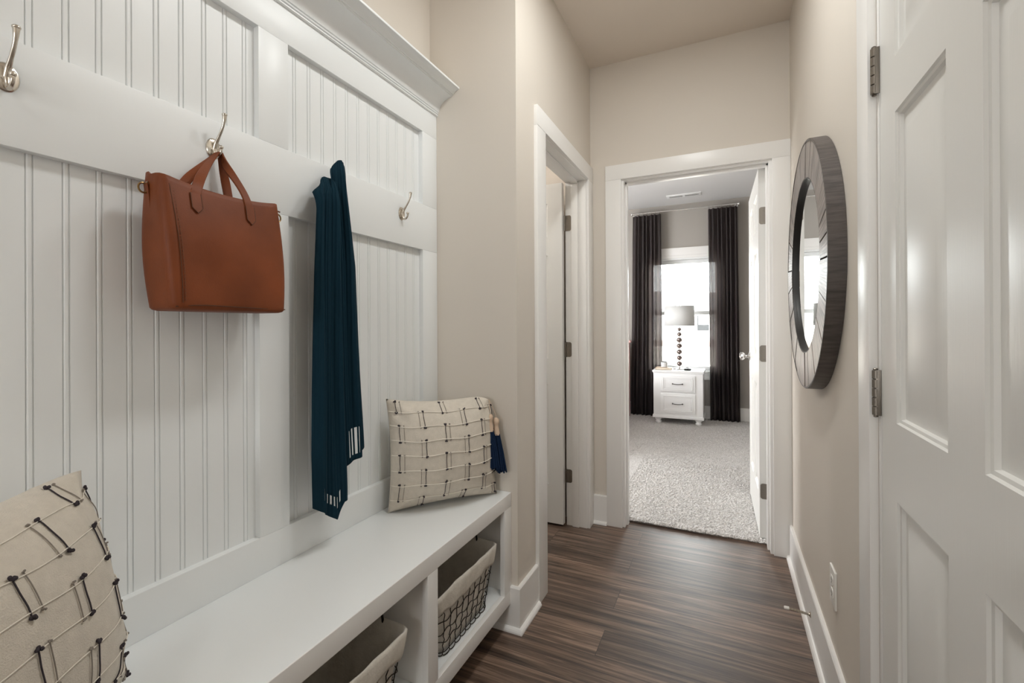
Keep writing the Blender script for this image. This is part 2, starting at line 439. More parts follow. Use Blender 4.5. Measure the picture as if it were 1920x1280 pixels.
# ------------------------------------------------------------------ baseboards
def base_profile(h=.172, t=.014, shoe=True):
    p = [(0, 0), (t, 0), (t, h-.006), (t-.004, h), (0, h)]
    if shoe:
        p = [(0, 0), (t+.014, 0), (t+.0135, .006), (t+.010, .013), (t+.005, .0175), (t, .019), (t, h-.005), (t-.003, h), (0, h)]
    return p
def run(bm, path, **k):          # sweep the profile along a wall line; the board projects to the left of travel
    pr = base_profile(**k); P = [Vector((p[0], p[1])) for p in path]; m = len(P); rings = []
    for i, p in enumerate(P):
        ds = []
        if i > 0: ds.append((P[i]-P[i-1]).normalized())
        if i < m-1: ds.append((P[i+1]-P[i]).normalized())
        ns = [Vector((-d.y, d.x)) for d in ds]
        n = ns[0] if len(ns) == 1 else (ns[0]+ns[1])/(1+ns[0].dot(ns[1]))
        rings.append([bm.verts.new((p.x+n.x*a, p.y+n.y*a, z)) for a, z in pr])
    q = len(pr)
    for A, B in zip(rings, rings[1:]):
        for j in range(q): bm.faces.new((A[j], A[(j+1) % q], B[(j+1) % q], B[j]))
    bm.faces.new(rings[0][::-1]); bm.faces.new(rings[-1])
b = new(); run(b, [(XR, 1.346), (XR, YE-.017)]); run(b, [(XR, YN), (XR, .367)]); struct('baseboard_right', b, TRIM)
b = new(); run(b, [(XL, 1.811), (XL, YA), (XB, YA), (XB, YN)]); struct('baseboard_left', b, TRIM)
b = new(); run(b, [(-.642, YE), (XL+.017, YE)]); struct('baseboard_end', b, TRIM)
b = new(); run(b, [(BXR, YE2+.9), (BXR, BYF), (BXL, BYF)], shoe=False); struct('baseboard_bedroom', b, TRIM)

# ------------------------------------------------------------------ door casings and jambs
T = .017
# left doorway (in wall x = XL)
b = new()
addbb(b, XL, XL+T, 1.811, 1.913, 0, ZO, w=.0015); addbb(b, XL, XL+T, 2.617, 2.716, 0, ZO, w=.0015); addbb(b, XL, XL+T+.001, 1.811, 2.716, ZO, 2.137, w=.0015)
struct('trim_1', b, TRIM, True, 'flat white casing around the left doorway')
b = new()
addbb(b, XL-.124, XL+.001, LD0-.012, LD0+.011, 0, ZO-.004, w=.001); addbb(b, XL-.124, XL+.001, LD1-.011, LD1+.012, 0, ZO-.004, w=.001); addbb(b, XL-.124, XL+.001, LD0-.012, LD1+.012, ZO-.006, ZO+.018, w=.001)
addbb(b, XL-.086, XL-.046, LD0+.011, LD0+.022, 0, ZO-.006, w=.002); addbb(b, XL-.086, XL-.046, LD1-.022, LD1-.011, 0, ZO-.006, w=.002); addbb(b, XL-.086, XL-.046, LD0+.011, LD1-.011, ZO-.018, ZO-.006, w=.002)
struct('trim_2', b, TRIM, True, 'white jamb and stops of the left doorway')
# bedroom doorway
b = new()
addbb(b, -.642, -.551, YE-T, YE, 0, ZO, w=.0015); addbb(b, .225, XR, YE-T, YE, 0, ZO, w=.0015); addbb(b, -.642, XR, YE-T-.001, YE, ZO, 2.137, w=.0015)
struct('trim_3', b, TRIM, True, 'flat white casing around the bedroom doorway')
b = new()
addbb(b, ED0-.015, ED0+.009, YE-.001, YE2+.001, 0, ZO-.004, w=.001); addbb(b, ED1-.009, ED1+.015, YE-.001, YE2+.001, 0, ZO-.004, w=.001); addbb(b, ED0-.015, ED1+.015, YE-.001, YE2+.001, ZO-.006, ZO+.018, w=.001)
addbb(b, ED0+.009, ED0+.020, YE+.040, YE+.078, 0, ZO-.006, w=.002); addbb(b, ED1-.020, ED1-.009, YE+.040, YE+.078, 0, ZO-.006, w=.002); addbb(b, ED0+.009, ED1-.009, YE+.040, YE+.078, ZO-.018, ZO-.006, w=.002)
struct('trim_4', b, TRIM, True, 'white jamb and stops of the bedroom doorway')
# closet doorway on the right
b = new()
addbb(b, XR-T, XR, 1.256, 1.346, 0, ZO, w=.0015); addbb(b, XR-T, XR, .367, .457, 0, ZO, w=.0015); addbb(b, XR-T-.001, XR, .367, 1.346, ZO, 2.137, w=.0015)
struct('trim_5', b, TRIM, True, 'white casing around the closet door on the right')
b = new()
addbb(b, XR-.001, XR+.12, 1.237, 1.252, 0, ZO-.004, w=.001); addbb(b, XR-.001, XR+.12, RD0-.012, RD0+.001, 0, ZO-.004, w=.001); addbb(b, XR-.001, XR+.12, RD0-.012, RD1+.012, ZO-.006, ZO+.018, w=.001)
addbb(b, XR+.037, XR+.07, 1.226, 1.237, 0, ZO-.006, w=.001); addbb(b, XR+.037, XR+.07, RD0+.001, RD0+.012, 0, ZO-.006, w=.001)
struct('trim_6', b, TRIM, True, 'white jamb of the closet door on the right')

# ------------------------------------------------------------------ six-panel doors
def door_leaf(w, h, th, zs, stile, mull):
    """leaf in local coords: y 0..w from hinge edge (y=0), z 0..h, x 0 = front face, th = back. zs = [(z0,z1)...] panel rows"""
    bm = new()
    pw = (w-2*stile-mull)/2
    cols = [(stile, stile+pw), (stile+pw+mull, w-stile)]
    ys = sorted({0, w, *[c for p in cols for c in p]}); zz = sorted({0, h, *[c for p in zs for c in p]})
    loops = [(0, 0), (.003, .0040), (.0085, .0052), (.0115, .0112), (.0185, .0118), (.052, .0035), (.0545, .0028)]
    for side in (0, 1):
        s = 1 if side == 0 else -1; x0 = 0 if side == 0 else th
        V = {}
        def vt(y, z, d):
            k = (round(y, 5), round(z, 5), round(d, 5))
            if k not in V: V[k] = bm.verts.new((x0+s*d, y, z))
            return V[k]
        for ya, yb in zip(ys, ys[1:]):
            for za, zb in zip(zz, zz[1:]):
                if any(abs(ya-c[0]) < 1e-6 and abs(yb-c[1]) < 1e-6 for c in cols) and any(abs(za-c[0]) < 1e-6 and abs(zb-c[1]) < 1e-6 for c in zs):
                    prev = None
                    for o, d in loops:
                        ring = [vt(ya+o, za+o, d), vt(yb-o, za+o, d), vt(yb-o, zb-o, d), vt(ya+o, zb-o, d)]
                        if prev:
                            for k in range(4): bm.faces.new((prev[k], prev[(k+1) % 4], ring[(k+1) % 4], ring[k]))
                        prev = ring
                    bm.faces.new(prev)
                else:
                    bm.faces.new((vt(ya, za, 0), vt(yb, za, 0), vt(yb, zb, 0), vt(ya, zb, 0)))
    # edges
    for (ya, za, yb, zb) in ((0, 0, 0, h), (w, 0, w, h), (0, 0, w, 0), (0, h, w, h)):
        bm.faces.new([bm.verts.new(p) for p in ((0, ya, za), (0, yb, zb), (th, yb, zb), (th, ya, za))])
    bmesh.ops.remove_doubles(bm, verts=bm.verts[:], dist=1e-5)
    return bm
def place(bm, mtx): bm.transform(mtx); return bm
ROWS = [(.23, .826), (.981, 1.598), (1.707, 1.905)]
# door_1: closed closet door on the right; hinge edge at y=1.233, leaf runs toward -y, front face looks to -x
bm = door_leaf(.756, 2.03, .035, ROWS, .094, .110)
place(bm, Matrix.Translation((XR, 1.233, .012)) @ Matrix.Diagonal((1, -1, 1, 1)))
door1 = struct('door_1', bm, DOORP, True, 'closed white six-panel closet door at the right edge')
def hinge_barrel(z0, z1, x, y, parent, m=HINGE):
    bm = new(); n = 5; hgt = (z1-z0)/n
    for k in range(n):
        a, c = z0+hgt*k+.0006, z0+hgt*(k+1)-.0006
        lathe(bm, [(.0055, a), (.0068, a+.0008), (.0068, c-.0008), (.0055, c)], (x, y, 0), 16)
    lathe(bm, [(.003, z0-.004), (.005, z0-.002), (.004, z0), (.004, z1), (.0052, z1+.002), (.003, z1+.004)], (x, y, 0), 12)
    addbb(bm, x-.001, XR+.004, y-.0065, y-.0035, z0, z1, w=.0005)
    o = obj('hinge', bm, m, parent); o['label'] = 'satin nickel hinge'; return o
for z0, z1 in ((1.692, 1.793), (.991, 1.090), (.25, .35)): hinge_barrel(z0, z1, XR-.0085, 1.2405, door1)
bm = new(); lathe(bm, [(.0, 0), (.026, 0), (.027, .004), (.012, .008), (.011, .026), (.021, .034), (.026, .044), (.024, .055), (.012, .06), (0, .061)], (0, 0, 0), 24, 'x')
place(bm, Matrix.Translation((XR, .54, .92)) @ Matrix.Diagonal((-1, 1, 1, 1)))
k = obj('knob', bm, NICKEL, door1); k['label'] = 'nickel door knob'

def plate(bm, u0, u1, z0, z1, r=.012, th=.002, right_round=True):
    pts = []
    for cx, cz, a0 in ((u1-r, z0+r, -90), (u1-r, z1-r, 0)):
        for q in range(6):
            a = R(a0+90*q/5); pts.append((cx+r*math.cos(a), cz+r*math.sin(a)))
    pts += [(u0, z1), (u0, z0)]
    return pts
# door_2: left doorway, open into the side room
HX, HY = XL-.129, LD1-.011
bm = door_leaf(.696, 2.022, .035, ROWS, .09, .10)
place(bm, Matrix.Translation((HX-.003, HY-.042, .014)) @ Matrix(((0, -1, 0, 0), (1, 0, 0, 0), (0, 0, 1, 0), (0, 0, 0, 1))))
door2 = struct('door_2', bm, DOORP, True, 'open white door beyond the left doorway casing')
for z0, z1 in ((1.755, 1.848), (1.004, 1.092), (.254, .333)):
    bm = new(); pts = plate(bm, 0, .036, z0, z1)
    prism(bm, [(HX+.004+u, z) for u, z in pts], HY-.0015, HY+.001, 'y')
    lathe(bm, [(.006, z0), (.006, z1)], (HX, HY-.003, 0), 12)
    for q in range(3): sphere(bm, (HX+.014+(.014 if q == 1 else 0), HY-.0015, z0+(z1-z0)*(.2+.3*q)), .0035, (1, .3, 1), 8, 5)
    o = obj('hinge', bm, HINGE, door2); o['label'] = 'satin nickel hinge'
# door_3: bedroom door, open along the bedroom's right wall
ang = R(88.9)
HX3, HY3 = ED1-.010, YE2+.006
bm = door_leaf(.742, 2.022, .035, ROWS, .092, .105)
# closed: hinge edge at x=HX3-.003, leaf toward -x, bedroom face y=YE2 ; rotate about pin
place(bm, Matrix(((0, -1, 0, -.003), (-1, 0, 0, -.006), (0, 0, 1, .026), (0, 0, 0, 1))))
place(bm, Matrix.Translation((HX3, HY3, 0)) @ Matrix.Rotation(-ang, 4, 'Z'))
door3 = struct('door_3', bm, DOORP, True, 'open white bedroom door seen edge on')
M3 = Matrix.Translation((HX3, HY3, 0)) @ Matrix.Rotation(-ang, 4, 'Z')
for z0, z1 in ((1.740, 1.834), (.988, 1.078), (.238, .322)):
    bm = new(); pts = plate(bm, 0, .032, z0, z1)
    prism(bm, [(-.003-u-.004, z) for u, z in pts], 0, .002, 'y')
    # plate sits on the hinge edge of the leaf: edge plane local x=-.003
    bm.clear()
    prism(bm, [(-.005-u, z) for u, z in pts], -.0032, -.0012, 'x')
    lathe(bm, [(.0055, z0), (.0055, z1)], (0, 0, 0), 12)
    for q in range(3): sphere(bm, (-.0012, -.016-(.012 if q == 1 else 0), z0+(z1-z0)*(.2+.3*q)), .003, (.3, 1, 1), 8, 5)
    place(bm, M3); o = obj('hinge', bm, HINGE, door3); o['label'] = 'satin nickel hinge'
bm = new(); lathe(bm, [(0, 0), (.030, 0), (.031, .004), (.014, .009), (.011, .016), (.011, .030), (.022, .037), (.028, .046), (.027, .056), (.017, .064), (0, .066)], (0, 0, 0), 28, 'y')
place(bm, M3 @ Matrix.Translation((-.003-.682, -.041, .975)) @ Matrix.Diagonal((1, -1, 1, 1)))
k = obj('knob', bm, CHROME, door3); k['label'] = 'polished chrome door knob'

# ------------------------------------------------------------------ beadboard panelling over the bench
PY0 = -.64
pan = thing('wall_panelling', 'white beadboard panelling with flat rails and crown molding above the bench', 'wall panelling', (XF, .7, ZB))
GR0, GP = .3752, .0506
def bead_panel(y0, y1, z0, z1):
    prof = [(y0, 0)]
    k = math.ceil((y0-GR0)/GP)
    while GR0+k*GP < y1-.006:
        c = GR0+k*GP
        for dy, d in ((-.0062, 0), (-.0048, -.0026), (-.0034, 0), (-.0018, .0006), (.0018, .0006), (.0034, 0), (.0048, -.0026), (.0062, 0)):
            if y0 < c+dy < y1: prof.append((c+dy, d))
        k += 1
    prof.append((y1, 0))
    bm = new()
    A = [bm.verts.new((BX+d, y, z0)) for y, d in prof]; B = [bm.verts.new((BX+d, y, z1)) for y, d in prof]
    for i in range(len(prof)-1): bm.faces.new((A[i], A[i+1], B[i+1], B[i]))
    C = [bm.verts.new((XB+.001, y, z)) for y in (y0, y1) for z in (z0, z1)]
    bm.faces.new((A[0], B[0], C[1], C[0])); bm.faces.new((A[-1], B[-1], C[3], C[2]))
    return bm
S = [(.178, .807), (.897, 1.526), (-.541, .088)]
ZBR, ZRB, ZRT, ZTR, ZCB = .635, 1.501, 1.686, 1.983, 2.082
for y0, y1 in S:
    obj('beadboard_panel', bead_panel(y0-.004, y1+.004, ZBR-.004, ZRB+.004), PANEL, pan, smooth=False)
    obj('beadboard_panel', bead_panel(y0-.004, y1+.004, ZRT-.004, ZTR+.004), PANEL, pan, smooth=False)
for y0, y1 in ((.807, .897), (1.526, YA-.0005), (.088, .178), (PY0, -.541)):
    bm = bbox(XB+.001, XF, y0, y1, ZBR, ZRB, .0011); addbb(bm, XB+.001, XF, y0, y1, ZRT, ZTR, w=.0011)
    obj('stile', bm, PANEL, pan)
obj('base_rail', bbox(XB+.001, XF, PY0, YA-.0005, ZB, ZBR, .0011), PANEL, pan)
obj('hook_rail', bbox(XB+.001, XF, PY0, YA-.0005, ZRB, ZRT, .0014), PANEL, pan)
obj('top_rail', bbox(XB+.001, XF, PY0, YA-.0005, ZTR, ZCB+.03, .0011), PANEL, pan)
cp = [(XB+.001, ZCB-.002), (XF+.004, ZCB-.002), (XF+.0075, ZCB+.001), (XF+.0075, ZCB+.004), (XF+.0045, ZCB+.005), (XF+.0050, ZCB+.0065),
      (XF+.010, ZCB+.008), (XF+.0105, ZCB+.011), (XF+.0075, ZCB+.0125), (XF+.0085, ZCB+.014), (XF+.0125, ZCB+.0155)]
for i in range(9):               # cove
    a = i/8; th = R(8+74*a)
    cp.append((XF+.0145+.060*(1-math.cos(th))/(1-math.cos(R(82)))*1.0, ZCB+.018+.050*math.sin(th)/math.sin(R(82))))
cp += [(XF+.078, ZCB+.0685), (XF+.078, ZCB+.071), (XF+.082, ZCB+.072), (XF+.082, ZCB+.075), (XF+.086, ZCB+.0755)]
for i in range(6):
    a = i/5; cp.append((XF+.087+.016*a, ZCB+.0765+.012*math.sin(a*PI/2)**1.2))
cp += [(XF+.108, ZCB+.091), (XF+.1135, ZCB+.0915), (XF+.1145, ZCB+.093), (XF+.1145, ZCB+.0985), (XF+.113, ZCB+.1005), (XB+.001, ZCB+.1005)]
bm = new(); prism(bm, cp, PY0, YA-.0005, 'y'); obj('crown_molding', bm, PANEL, pan, angle=22)

# ------------------------------------------------------------------ storage bench
ben = thing('storage_bench', 'white built-in bench with open cubbies below the beadboard panelling', 'bench', (-.93, .6, .106))
ZS0, ZS1, ZFR = .104, .157, .482
bm = bbox(XB+.001, XBF-.0012, PY0, YA-.001, ZB-.018, ZB, .0008, 2); obj('bench_top', bm, PANEL, ben)
DV = [(1.069, 1.119), (.535, .585), (.0, .05), (-.5, -.45)]
bm = bbox(XBF-.019, XBF, PY0, YA-.001, ZFR, ZB-.0004, .0018, 3); obj('top_rail', bm, TRIM, ben)
bm = bbox(XBF-.019, XBF, PY0, YA-.001, ZS0, ZS1, .0012); obj('bottom_rail', bm, TRIM, ben)
for y0, y1 in DV+[(1.565, YA-.001)]:
    obj('face_stile', bbox(XBF-.019, XBF, y0, y1, ZS1, ZFR, .0012), TRIM, ben)
for y0, y1 in DV:
    obj('divider_panel', bbox(XB+.02, XBF-.019, y0+.008, y1-.014, ZS1-.002, ZB-.018, .0008), TRIM, ben)
obj('bottom_shelf', bbox(XB+.001, XBF-.019, PY0, YA-.001, ZS0+.03, ZS1, .0008), PANEL, ben)
obj('end_panel', bbox(XB+.02, XBF-.019, 1.6, YA-.001, ZS1, ZB-.018, .0008), TRIM, ben)
obj('back_panel', bbox(XB+.001, XB+.02, PY0, YA-.001, ZS0+.03, ZB-.018, .0008), TRIM, ben)

# ------------------------------------------------------------------ wire baskets
def rrect(x0, x1, y0, y1, r, n=7):
    o = []
    for cx, cy, a0 in ((x1-r, y1-r, 0), (x0+r, y1-r, 90), (x0+r, y0+r, 180), (x1-r, y0+r, 270)):
        for q in range(n):
            a = R(a0+90*q/(n-1)); o.append((cx+r*math.cos(a), cy+r*math.sin(a)))
    return o
def resample(loop, n):
    P = [Vector((p[0], p[1], 0)) for p in loop]; P.append(P[0])
    d = [0]
    for a, c in zip(P, P[1:]): d.append(d[-1]+(c-a).length)
    o = []; j = 0
    for k in range(n):
        t = d[-1]*k/n
        while d[j+1] < t: j += 1
        f = (t-d[j])/max(1e-9, d[j+1]-d[j]); o.append(P[j].lerp(P[j+1], f))
    return o
BZ0, BZ1 = ZS1+.006, .366
def bsec(z, grow=0.0, n=96):
    t = (z-BZ0)/(BZ1-BZ0)
    x1 = -.803+.012*t+grow; x0 = -1.05-.018*t-grow; y1 = 1.488+.060*t+grow; y0 = 1.195-.058*t-grow
    return [Vector((p.x, p.y, z)) for p in resample(rrect(x0, x1, y0, y1, .026-.004*t), n)]
bas = thing('wire_basket', 'black wire basket with cream liner in the cubby beside the hallway wall', 'basket', (-.93, 1.342, ZS1), group='lined wire baskets under the bench')
bm = new(); n = 96
rows = 6
for q in range(rows):
    z = BZ0+.006+(BZ1-.03-BZ0)*q/(rows-1)
    L0 = bsec(z, .002)
    pts = [p+Vector((0, 0, .0055*math.sin(i*2*PI/6.0+q*PI))) for i, p in enumerate(L0)] if 0 < q < rows-1 else L0
    tube(bm, pts, 0.0016, 5, closed=True)
for i in range(0, n, 3):
    P = []
    for q in range(13):
        z = BZ0+(BZ1-.01-BZ0)*q/12
        L0 = bsec(z, .002); a = L0[i]; c = L0[(i+1) % n]
        w = .0045*math.sin(q*PI/1.2+(i//3)*PI)
        P.append(a+(c-a).normalized()*w)
    tube(bm, P, 0.0016, 5)
Lb = bsec(BZ0, .002); Lc = bsec(BZ0, .010)
for i in range(0, n, 3):     # small loops under the bottom wire
    a = Lb[i]; c = Lb[(i+3) % n]; m2 = (Lb[(i+1) % n]+Lb[(i+2) % n])/2
    o2 = (Lc[(i+1) % n]-Lb[(i+1) % n])
    tube(bm, bez(a, a+o2*.9+Vector((0, 0, -.004)), c+o2*.9+Vector((0, 0, -.004)), c, 8), 0.0016, 5)
for sgn in (1, -1):          # folded end handles
    yy = 1.547 if sgn > 0 else 1.137
    tube(bm, catmull([(-.955, yy, .335), (-.953, yy-.006*sgn, .385), (-.93, yy-.014*sgn, .412), (-.90, yy-.014*sgn, .412), (-.877, yy-.006*sgn, .385), (-.875, yy, .335)], 6), .0036, 8)
o = obj('wire_frame', bm, DARKMETAL, bas); o['label'] = 'dark bent wire lattice'
bm = new(); n = 96
levels = [(BZ0+.004, -.004), (.2, -.004), (.25, -.004), (.30, -.004), (.35, -.003), (BZ1-.003, -.001), (BZ1+.001, .002), (BZ1-.002, .0055), (.352, .0068), (.33, .0078), (.312, .0074), (.303, .0062)]
rnd = random.Random(5); rings = []
ph = [rnd.uniform(0, 6) for _ in range(4)]
for li, (z, g) in enumerate(levels):
    ring = []
    for i, p in enumerate(bsec(min(z, BZ1), g)):
        w = .0016*math.sin(i*.53+ph[0]+li*.7)+.0012*math.sin(i*1.1+ph[1]-li*.4)
        zz = z+(.0035*math.sin(i*.31+ph[2])+.002*math.sin(i*.9) if li >= 10 else (.0022*math.sin(i*.27+ph[3]) if 5 <= li <= 7 else 0))
        c = Vector((-.93, 1.342, z)); d = (p-c).normalized()
        ring.append(bm.verts.new(Vector((p.x, p.y, zz))+d*(w if li > 0 else 0)))
    rings.append(ring)
for A, B in zip(rings, rings[1:]):
    for k in range(n): bm.faces.new((A[k], A[(k+1) % n], B[(k+1) % n], B[k]))
bm.faces.new(rings[0])
o = obj('fabric_liner', bm, LINER, bas, angle=180, solid=.0016); o['label'] = 'cream cotton liner folded over the rim'
bas2 = dup(bas, 'black wire basket with cream liner in the cubby left of the divider', (0, -.536, 0))

# ------------------------------------------------------------------ coat hooks
def make_hook(y, label):
    h = thing('coat_hook', label, 'coat hook', (XF, y, 1.617), group='coat hooks on the panelling rail')
    bm = new()
    lathe(bm, [(0, .0045), (.010, .0042), (.0142, .0028), (.0155, .0008), (.0155, 0)], (0, 0, 0), 28, 'x')
    bm.transform(Matrix.Translation((XF, y, 1.617)) @ Matrix.Diagonal((1.1, 1.15, 1.6, 1)))
    for dz in (.013, -.013): lathe(bm, [(0, .0062), (.003, .0058), (.004, .004), (.004, 0)], (XF, y+.006*(1 if dz > 0 else -1), 1.617+dz*.2), 10, 'x')
    obj('back_plate', bm, NICKEL, h)
    bm = new()
    P = catmull([(XF+.003, y, 1.612), (XF+.010, y, 1.628), (XF+.020, y, 1.640), (XF+.033, y, 1.658), (XF+.041, y, 1.676), (XF+.0425, y, 1.690)], 7)
    m = len(P); rad = [.0062-.0030*min(1, i/(m*.45)) + (.0024*max(0, (i-m*.7)/(m*.3))) for i in range(m)]
    tube(bm, P, rad, 12); sphere(bm, (XF+.0425, y, 1.690), .0060, (1, 1, .7))
    obj('upper_prong', bm, NICKEL, h)
    bm = new()
    P = catmull([(XF+.004, y, 1.622), (XF+.007, y, 1.605), (XF+.013, y, 1.5955), (XF+.022, y, 1.597), (XF+.0285, y, 1.606), (XF+.029, y, 1.614)], 7)
    m = len(P); tube(bm, P, [.0058-.0026*min(1, i/(m*.5)) for i in range(m)], 12); sphere(bm, (XF+.029, y, 1.6155), .0052)
    obj('lower_prong', bm, NICKEL, h)
    return h
hook = make_hook(.689, 'brushed nickel coat hook holding the brown leather handbag')
dup(hook, 'brushed nickel coat hook at the far left end of the rail', (0, -.349, 0))
dup(hook, 'brushed nickel coat hook under the folded top of the teal scarf', (0, .350, 0))
dup(hook, 'bare brushed nickel coat hook right of the teal scarf', (0, .702, 0))

# ------------------------------------------------------------------ handbag
bag = thing('handbag', 'brown leather tote handbag hanging by both straps from a coat hook', 'handbag', (-1.05, .66, 1.23))
X0b, X1b = -1.098, -1.0        # back / front
def bag_body():
    bm = new(); NU, NV = 72, 26
    def sec(v):
        # v 0 bottom ..1 top ; returns half-depth, y0, y1
        z = 1.231+(1.487-1.231)*v
        bulge = math.sin(PI*min(1, max(0, v)))*.006
        hd = .050-.020*v**1.6+bulge
        y0 = .541-.016*v-.006*math.sin(PI*v); y1 = .800-.004*v+.004*math.sin(PI*v)
        return z, hd, y0, y1
    rings = []
    for j in range(NV+1):
        v = j/NV; z, hd, y0, y1 = sec(v)
        xc = -1.046
        loop = resample(rrect(xc-hd, xc+hd, y0, y1, min(.016, hd*.6), 7), NU)
        ring = []
        for p in loop:
            t = (p.y-y0)/(y1-y0)
            zz = z
            if v > .6:
                k = (v-.6)/.4
                zz += k*(.014*(abs(t-.5)*2)**2.2 - .002 + (.006 if p.x < xc-.01 else 0))
            # soft dents
            dx = .0035*math.sin(3.1*t+1.0)*math.sin(PI*v)*(1 if p.x > xc else .3)
            if p.x > xc: dx += -.006*math.exp(-((t-.30)/.16)**2-((v-.28)/.22)**2)
            ring.append(bm.verts.new((p.x+dx, p.y, zz)))
        rings.append(ring)
    for A, B in zip(rings, rings[1:]):
        for k in range(NU): bm.faces.new((A[k], A[(k+1) % NU], B[(k+1) % NU], B[k]))
    # rounded bottom
    prev = rings[0]
    for off, dz in ((.003, -.004), (.010, -.0065), (.025, -.007)):
        c = Vector((-1.046, .67, 0)); ring = []
        for v in rings[0]:
            d = Vector((c.x-v.co.x, 0, 0)); sx = max(-1, min(1, d.x/.05)); sy = max(-1, min(1, (c.y-v.co.y)/.13))
            ring.append(bm.verts.new((v.co.x+sx*off, v.co.y+sy*off, v.co.z+dz)))
        for k in range(NU): bm.faces.new((prev[k], prev[(k+1) % NU], ring[(k+1) % NU], ring[k]))
        prev = ring
    bm.faces.new(prev)
    # sunken zip closure
    prev = rings[-1]
    for s, dz in ((.93, .0015), (.88, -.004), (.4, -.006)):
        ring = []
        for v in rings[-1]:
            ring.append(bm.verts.new((-1.046+(v.co.x+1.046)*s, .662+(v.co.y-.662)*(s*.3+.7), v.co.z+dz)))
        for k in range(NU): bm.faces.new((prev[k], prev[(k+1) % NU], ring[(k+1) % NU], ring[k]))
        prev = ring
    bm.faces.new(prev)
    return bm
body = obj('bag_body', bag_body(), LEATHER, bag, angle=60)
def frontx(y, z):   # approximate front surface
    v = (z-1.231)/.256; hd = .050-.020*max(0, v)**1.6+math.sin(PI*min(1, max(0, v)))*.006
    return -1.046+hd+.0035*math.sin(3.1*(y-.53)/.265+1.0)*math.sin(PI*max(0, min(1, v)))
# side seams
for ys, yt in ((.556, .541),):
    bm = new()
    P = [(frontx(ys+(yt-ys)*q/10, 1.24+.240*q/10)+.0010, ys+(yt-ys)*q/10, 1.24+.240*q/10) for q in range(11)]
    tube(bm, P, .0008, 6); obj('seam', bm, LEATHER_D, bag)
    bm = new()
    for q in range(34):
        z = 1.246+.232*q/33; y = ys+.0055+(yt-ys)*(z-1.24)/.24
        box(bm, frontx(y, z)+.0002, frontx(y, z)+.0012, y-.0008, y+.0008, z-.0022, z+.0022)
    obj('stitching', bm, STITCH, bag, smooth=False)
bm = new(); tube(bm, catmull([(frontx(.545, 1.234)-.004, .545, 1.232), (frontx(.60, 1.236)+.001, .60, 1.236), (frontx(.70, 1.235)+.001, .70, 1.234), (frontx(.795, 1.232)-.004, .797, 1.233)], 6), .0012, 6)
obj('base_seam', bm, LEATHER_D, bag)
# straps
def strap_pts(xa, ya, yb, xt):
    A = Vector((xa, ya, 1.466)); B = Vector((xa, yb, 1.466)); top = Vector((xt, .689, 1.6025))
    L1 = bez(A, A+Vector((0, .010, .050)), top+Vector((0, -.030, -.036)), top+Vector((0, -.004, 0)), 14)
    L2 = bez(top+Vector((0, .004, 0)), top+Vector((0, .014, -.040)), B+Vector((0, -.008, .050)), B, 14)
    return L1+L2
for nm, xa, xt in (('front', -1.0125, -1.0855), ('back', -1.080, -1.0925)):
    bm = new()
    P = strap_pts(xa, .590, .712, xt)
    m = len(P)
    wd = []
    for i in range(m):
        # band lies in the bag plane at its ends, turns to lie flat over the hook
        k = 1-abs(i-(m-1)/2)/((m-1)/2); wd.append(Vector((k**1.5*1.0, (1-k)*(1 if i < m/2 else -1)*-.0+(1-k**1.5), .0)))
    strap(bm, P, [Vector((w.x, w.y, (.35 if i < m/2 else -.35)*(1-0)*w.y)) for i, w in enumerate(wd)], [.020-.010*(1-abs(i-(m-1)/2)/((m-1)/2))**3 for i in range(m)], .0045)
    o = obj('strap', bm, LEATHER, bag)
    # stitched-on pointed tab
    for yy in (.590, .712):
        bm = new()
        xq = (lambda z, yy=yy: frontx(yy, z)) if nm == 'front' else (lambda z: -1.092+(frontx(.66, z)*-1-1.046+1.046)*0)
        prof = [(-.010, 1.472), (.010, 1.472), (.010, 1.440), (.0, 1.430), (-.010, 1.440)]
        if nm == 'front':
            A = [bm.verts.new((frontx(yy+dy, z)+.0032, yy+dy, z)) for dy, z in prof]
            B = [bm.verts.new((frontx(yy+dy, z)-.004, yy+dy, z)) for dy, z in prof]
            for i in range(5): bm.faces.new((A[i], A[(i+1) % 5], B[(i+1) % 5], B[i]))
            bm.faces.new(A); bm.faces.new(B[::-1])
            obj('strap_tab', bm, LEATHER, bag, smooth=False)
            bm = new()
            tube(bm, [(frontx(yy+dy, z)+.0028, yy+dy, z) for dy, z in [(-.0105, 1.472), (-.0105, 1.440), (0, 1.4292), (.0105, 1.440), (.0105, 1.472)]], .0009, 6)
            obj('tab_edge', bm, LEATHER_D, bag)
# rings and zip pull
def ring(bm, c, r, t, axis):
    pts = []
    for q in range(20):
        a = 2*PI*q/20; u, w = r*math.cos(a), r*math.sin(a)*1.15
        pts.append(Vector(c)+(Vector((u, 0, w)) if axis == 'y' else Vector((0, u, w))))
    tube(bm, pts, t, 8, closed=True)
bm = new(); ring(bm, (-1.055, .5165, 1.470), .0085, .0019, 'x'); tube(bm, [(-1.055, .522, 1.482), (-1.055, .530, 1.478)], .004, 8); obj('ring', bm, BRASS, bag)
bm = new(); strap(bm, [(-1.055, .521, 1.480), (-1.055, .5235, 1.46), (-1.054, .5265, 1.425)], (1, 0, 0), .013, .003); obj('ring_tab', bm, LEATHER, bag)
bm = new(); ring(bm, (-1.035, .8045, 1.468), .0085, .0019, 'x'); obj('ring', bm, BRASS, bag)
bm = new(); strap(bm, [(-1.035, .799, 1.480), (-1.035, .801, 1.46), (-1.035, .8035, 1.43)], (1, 0, 0), .013, .003); obj('ring_tab', bm, LEATHER, bag)
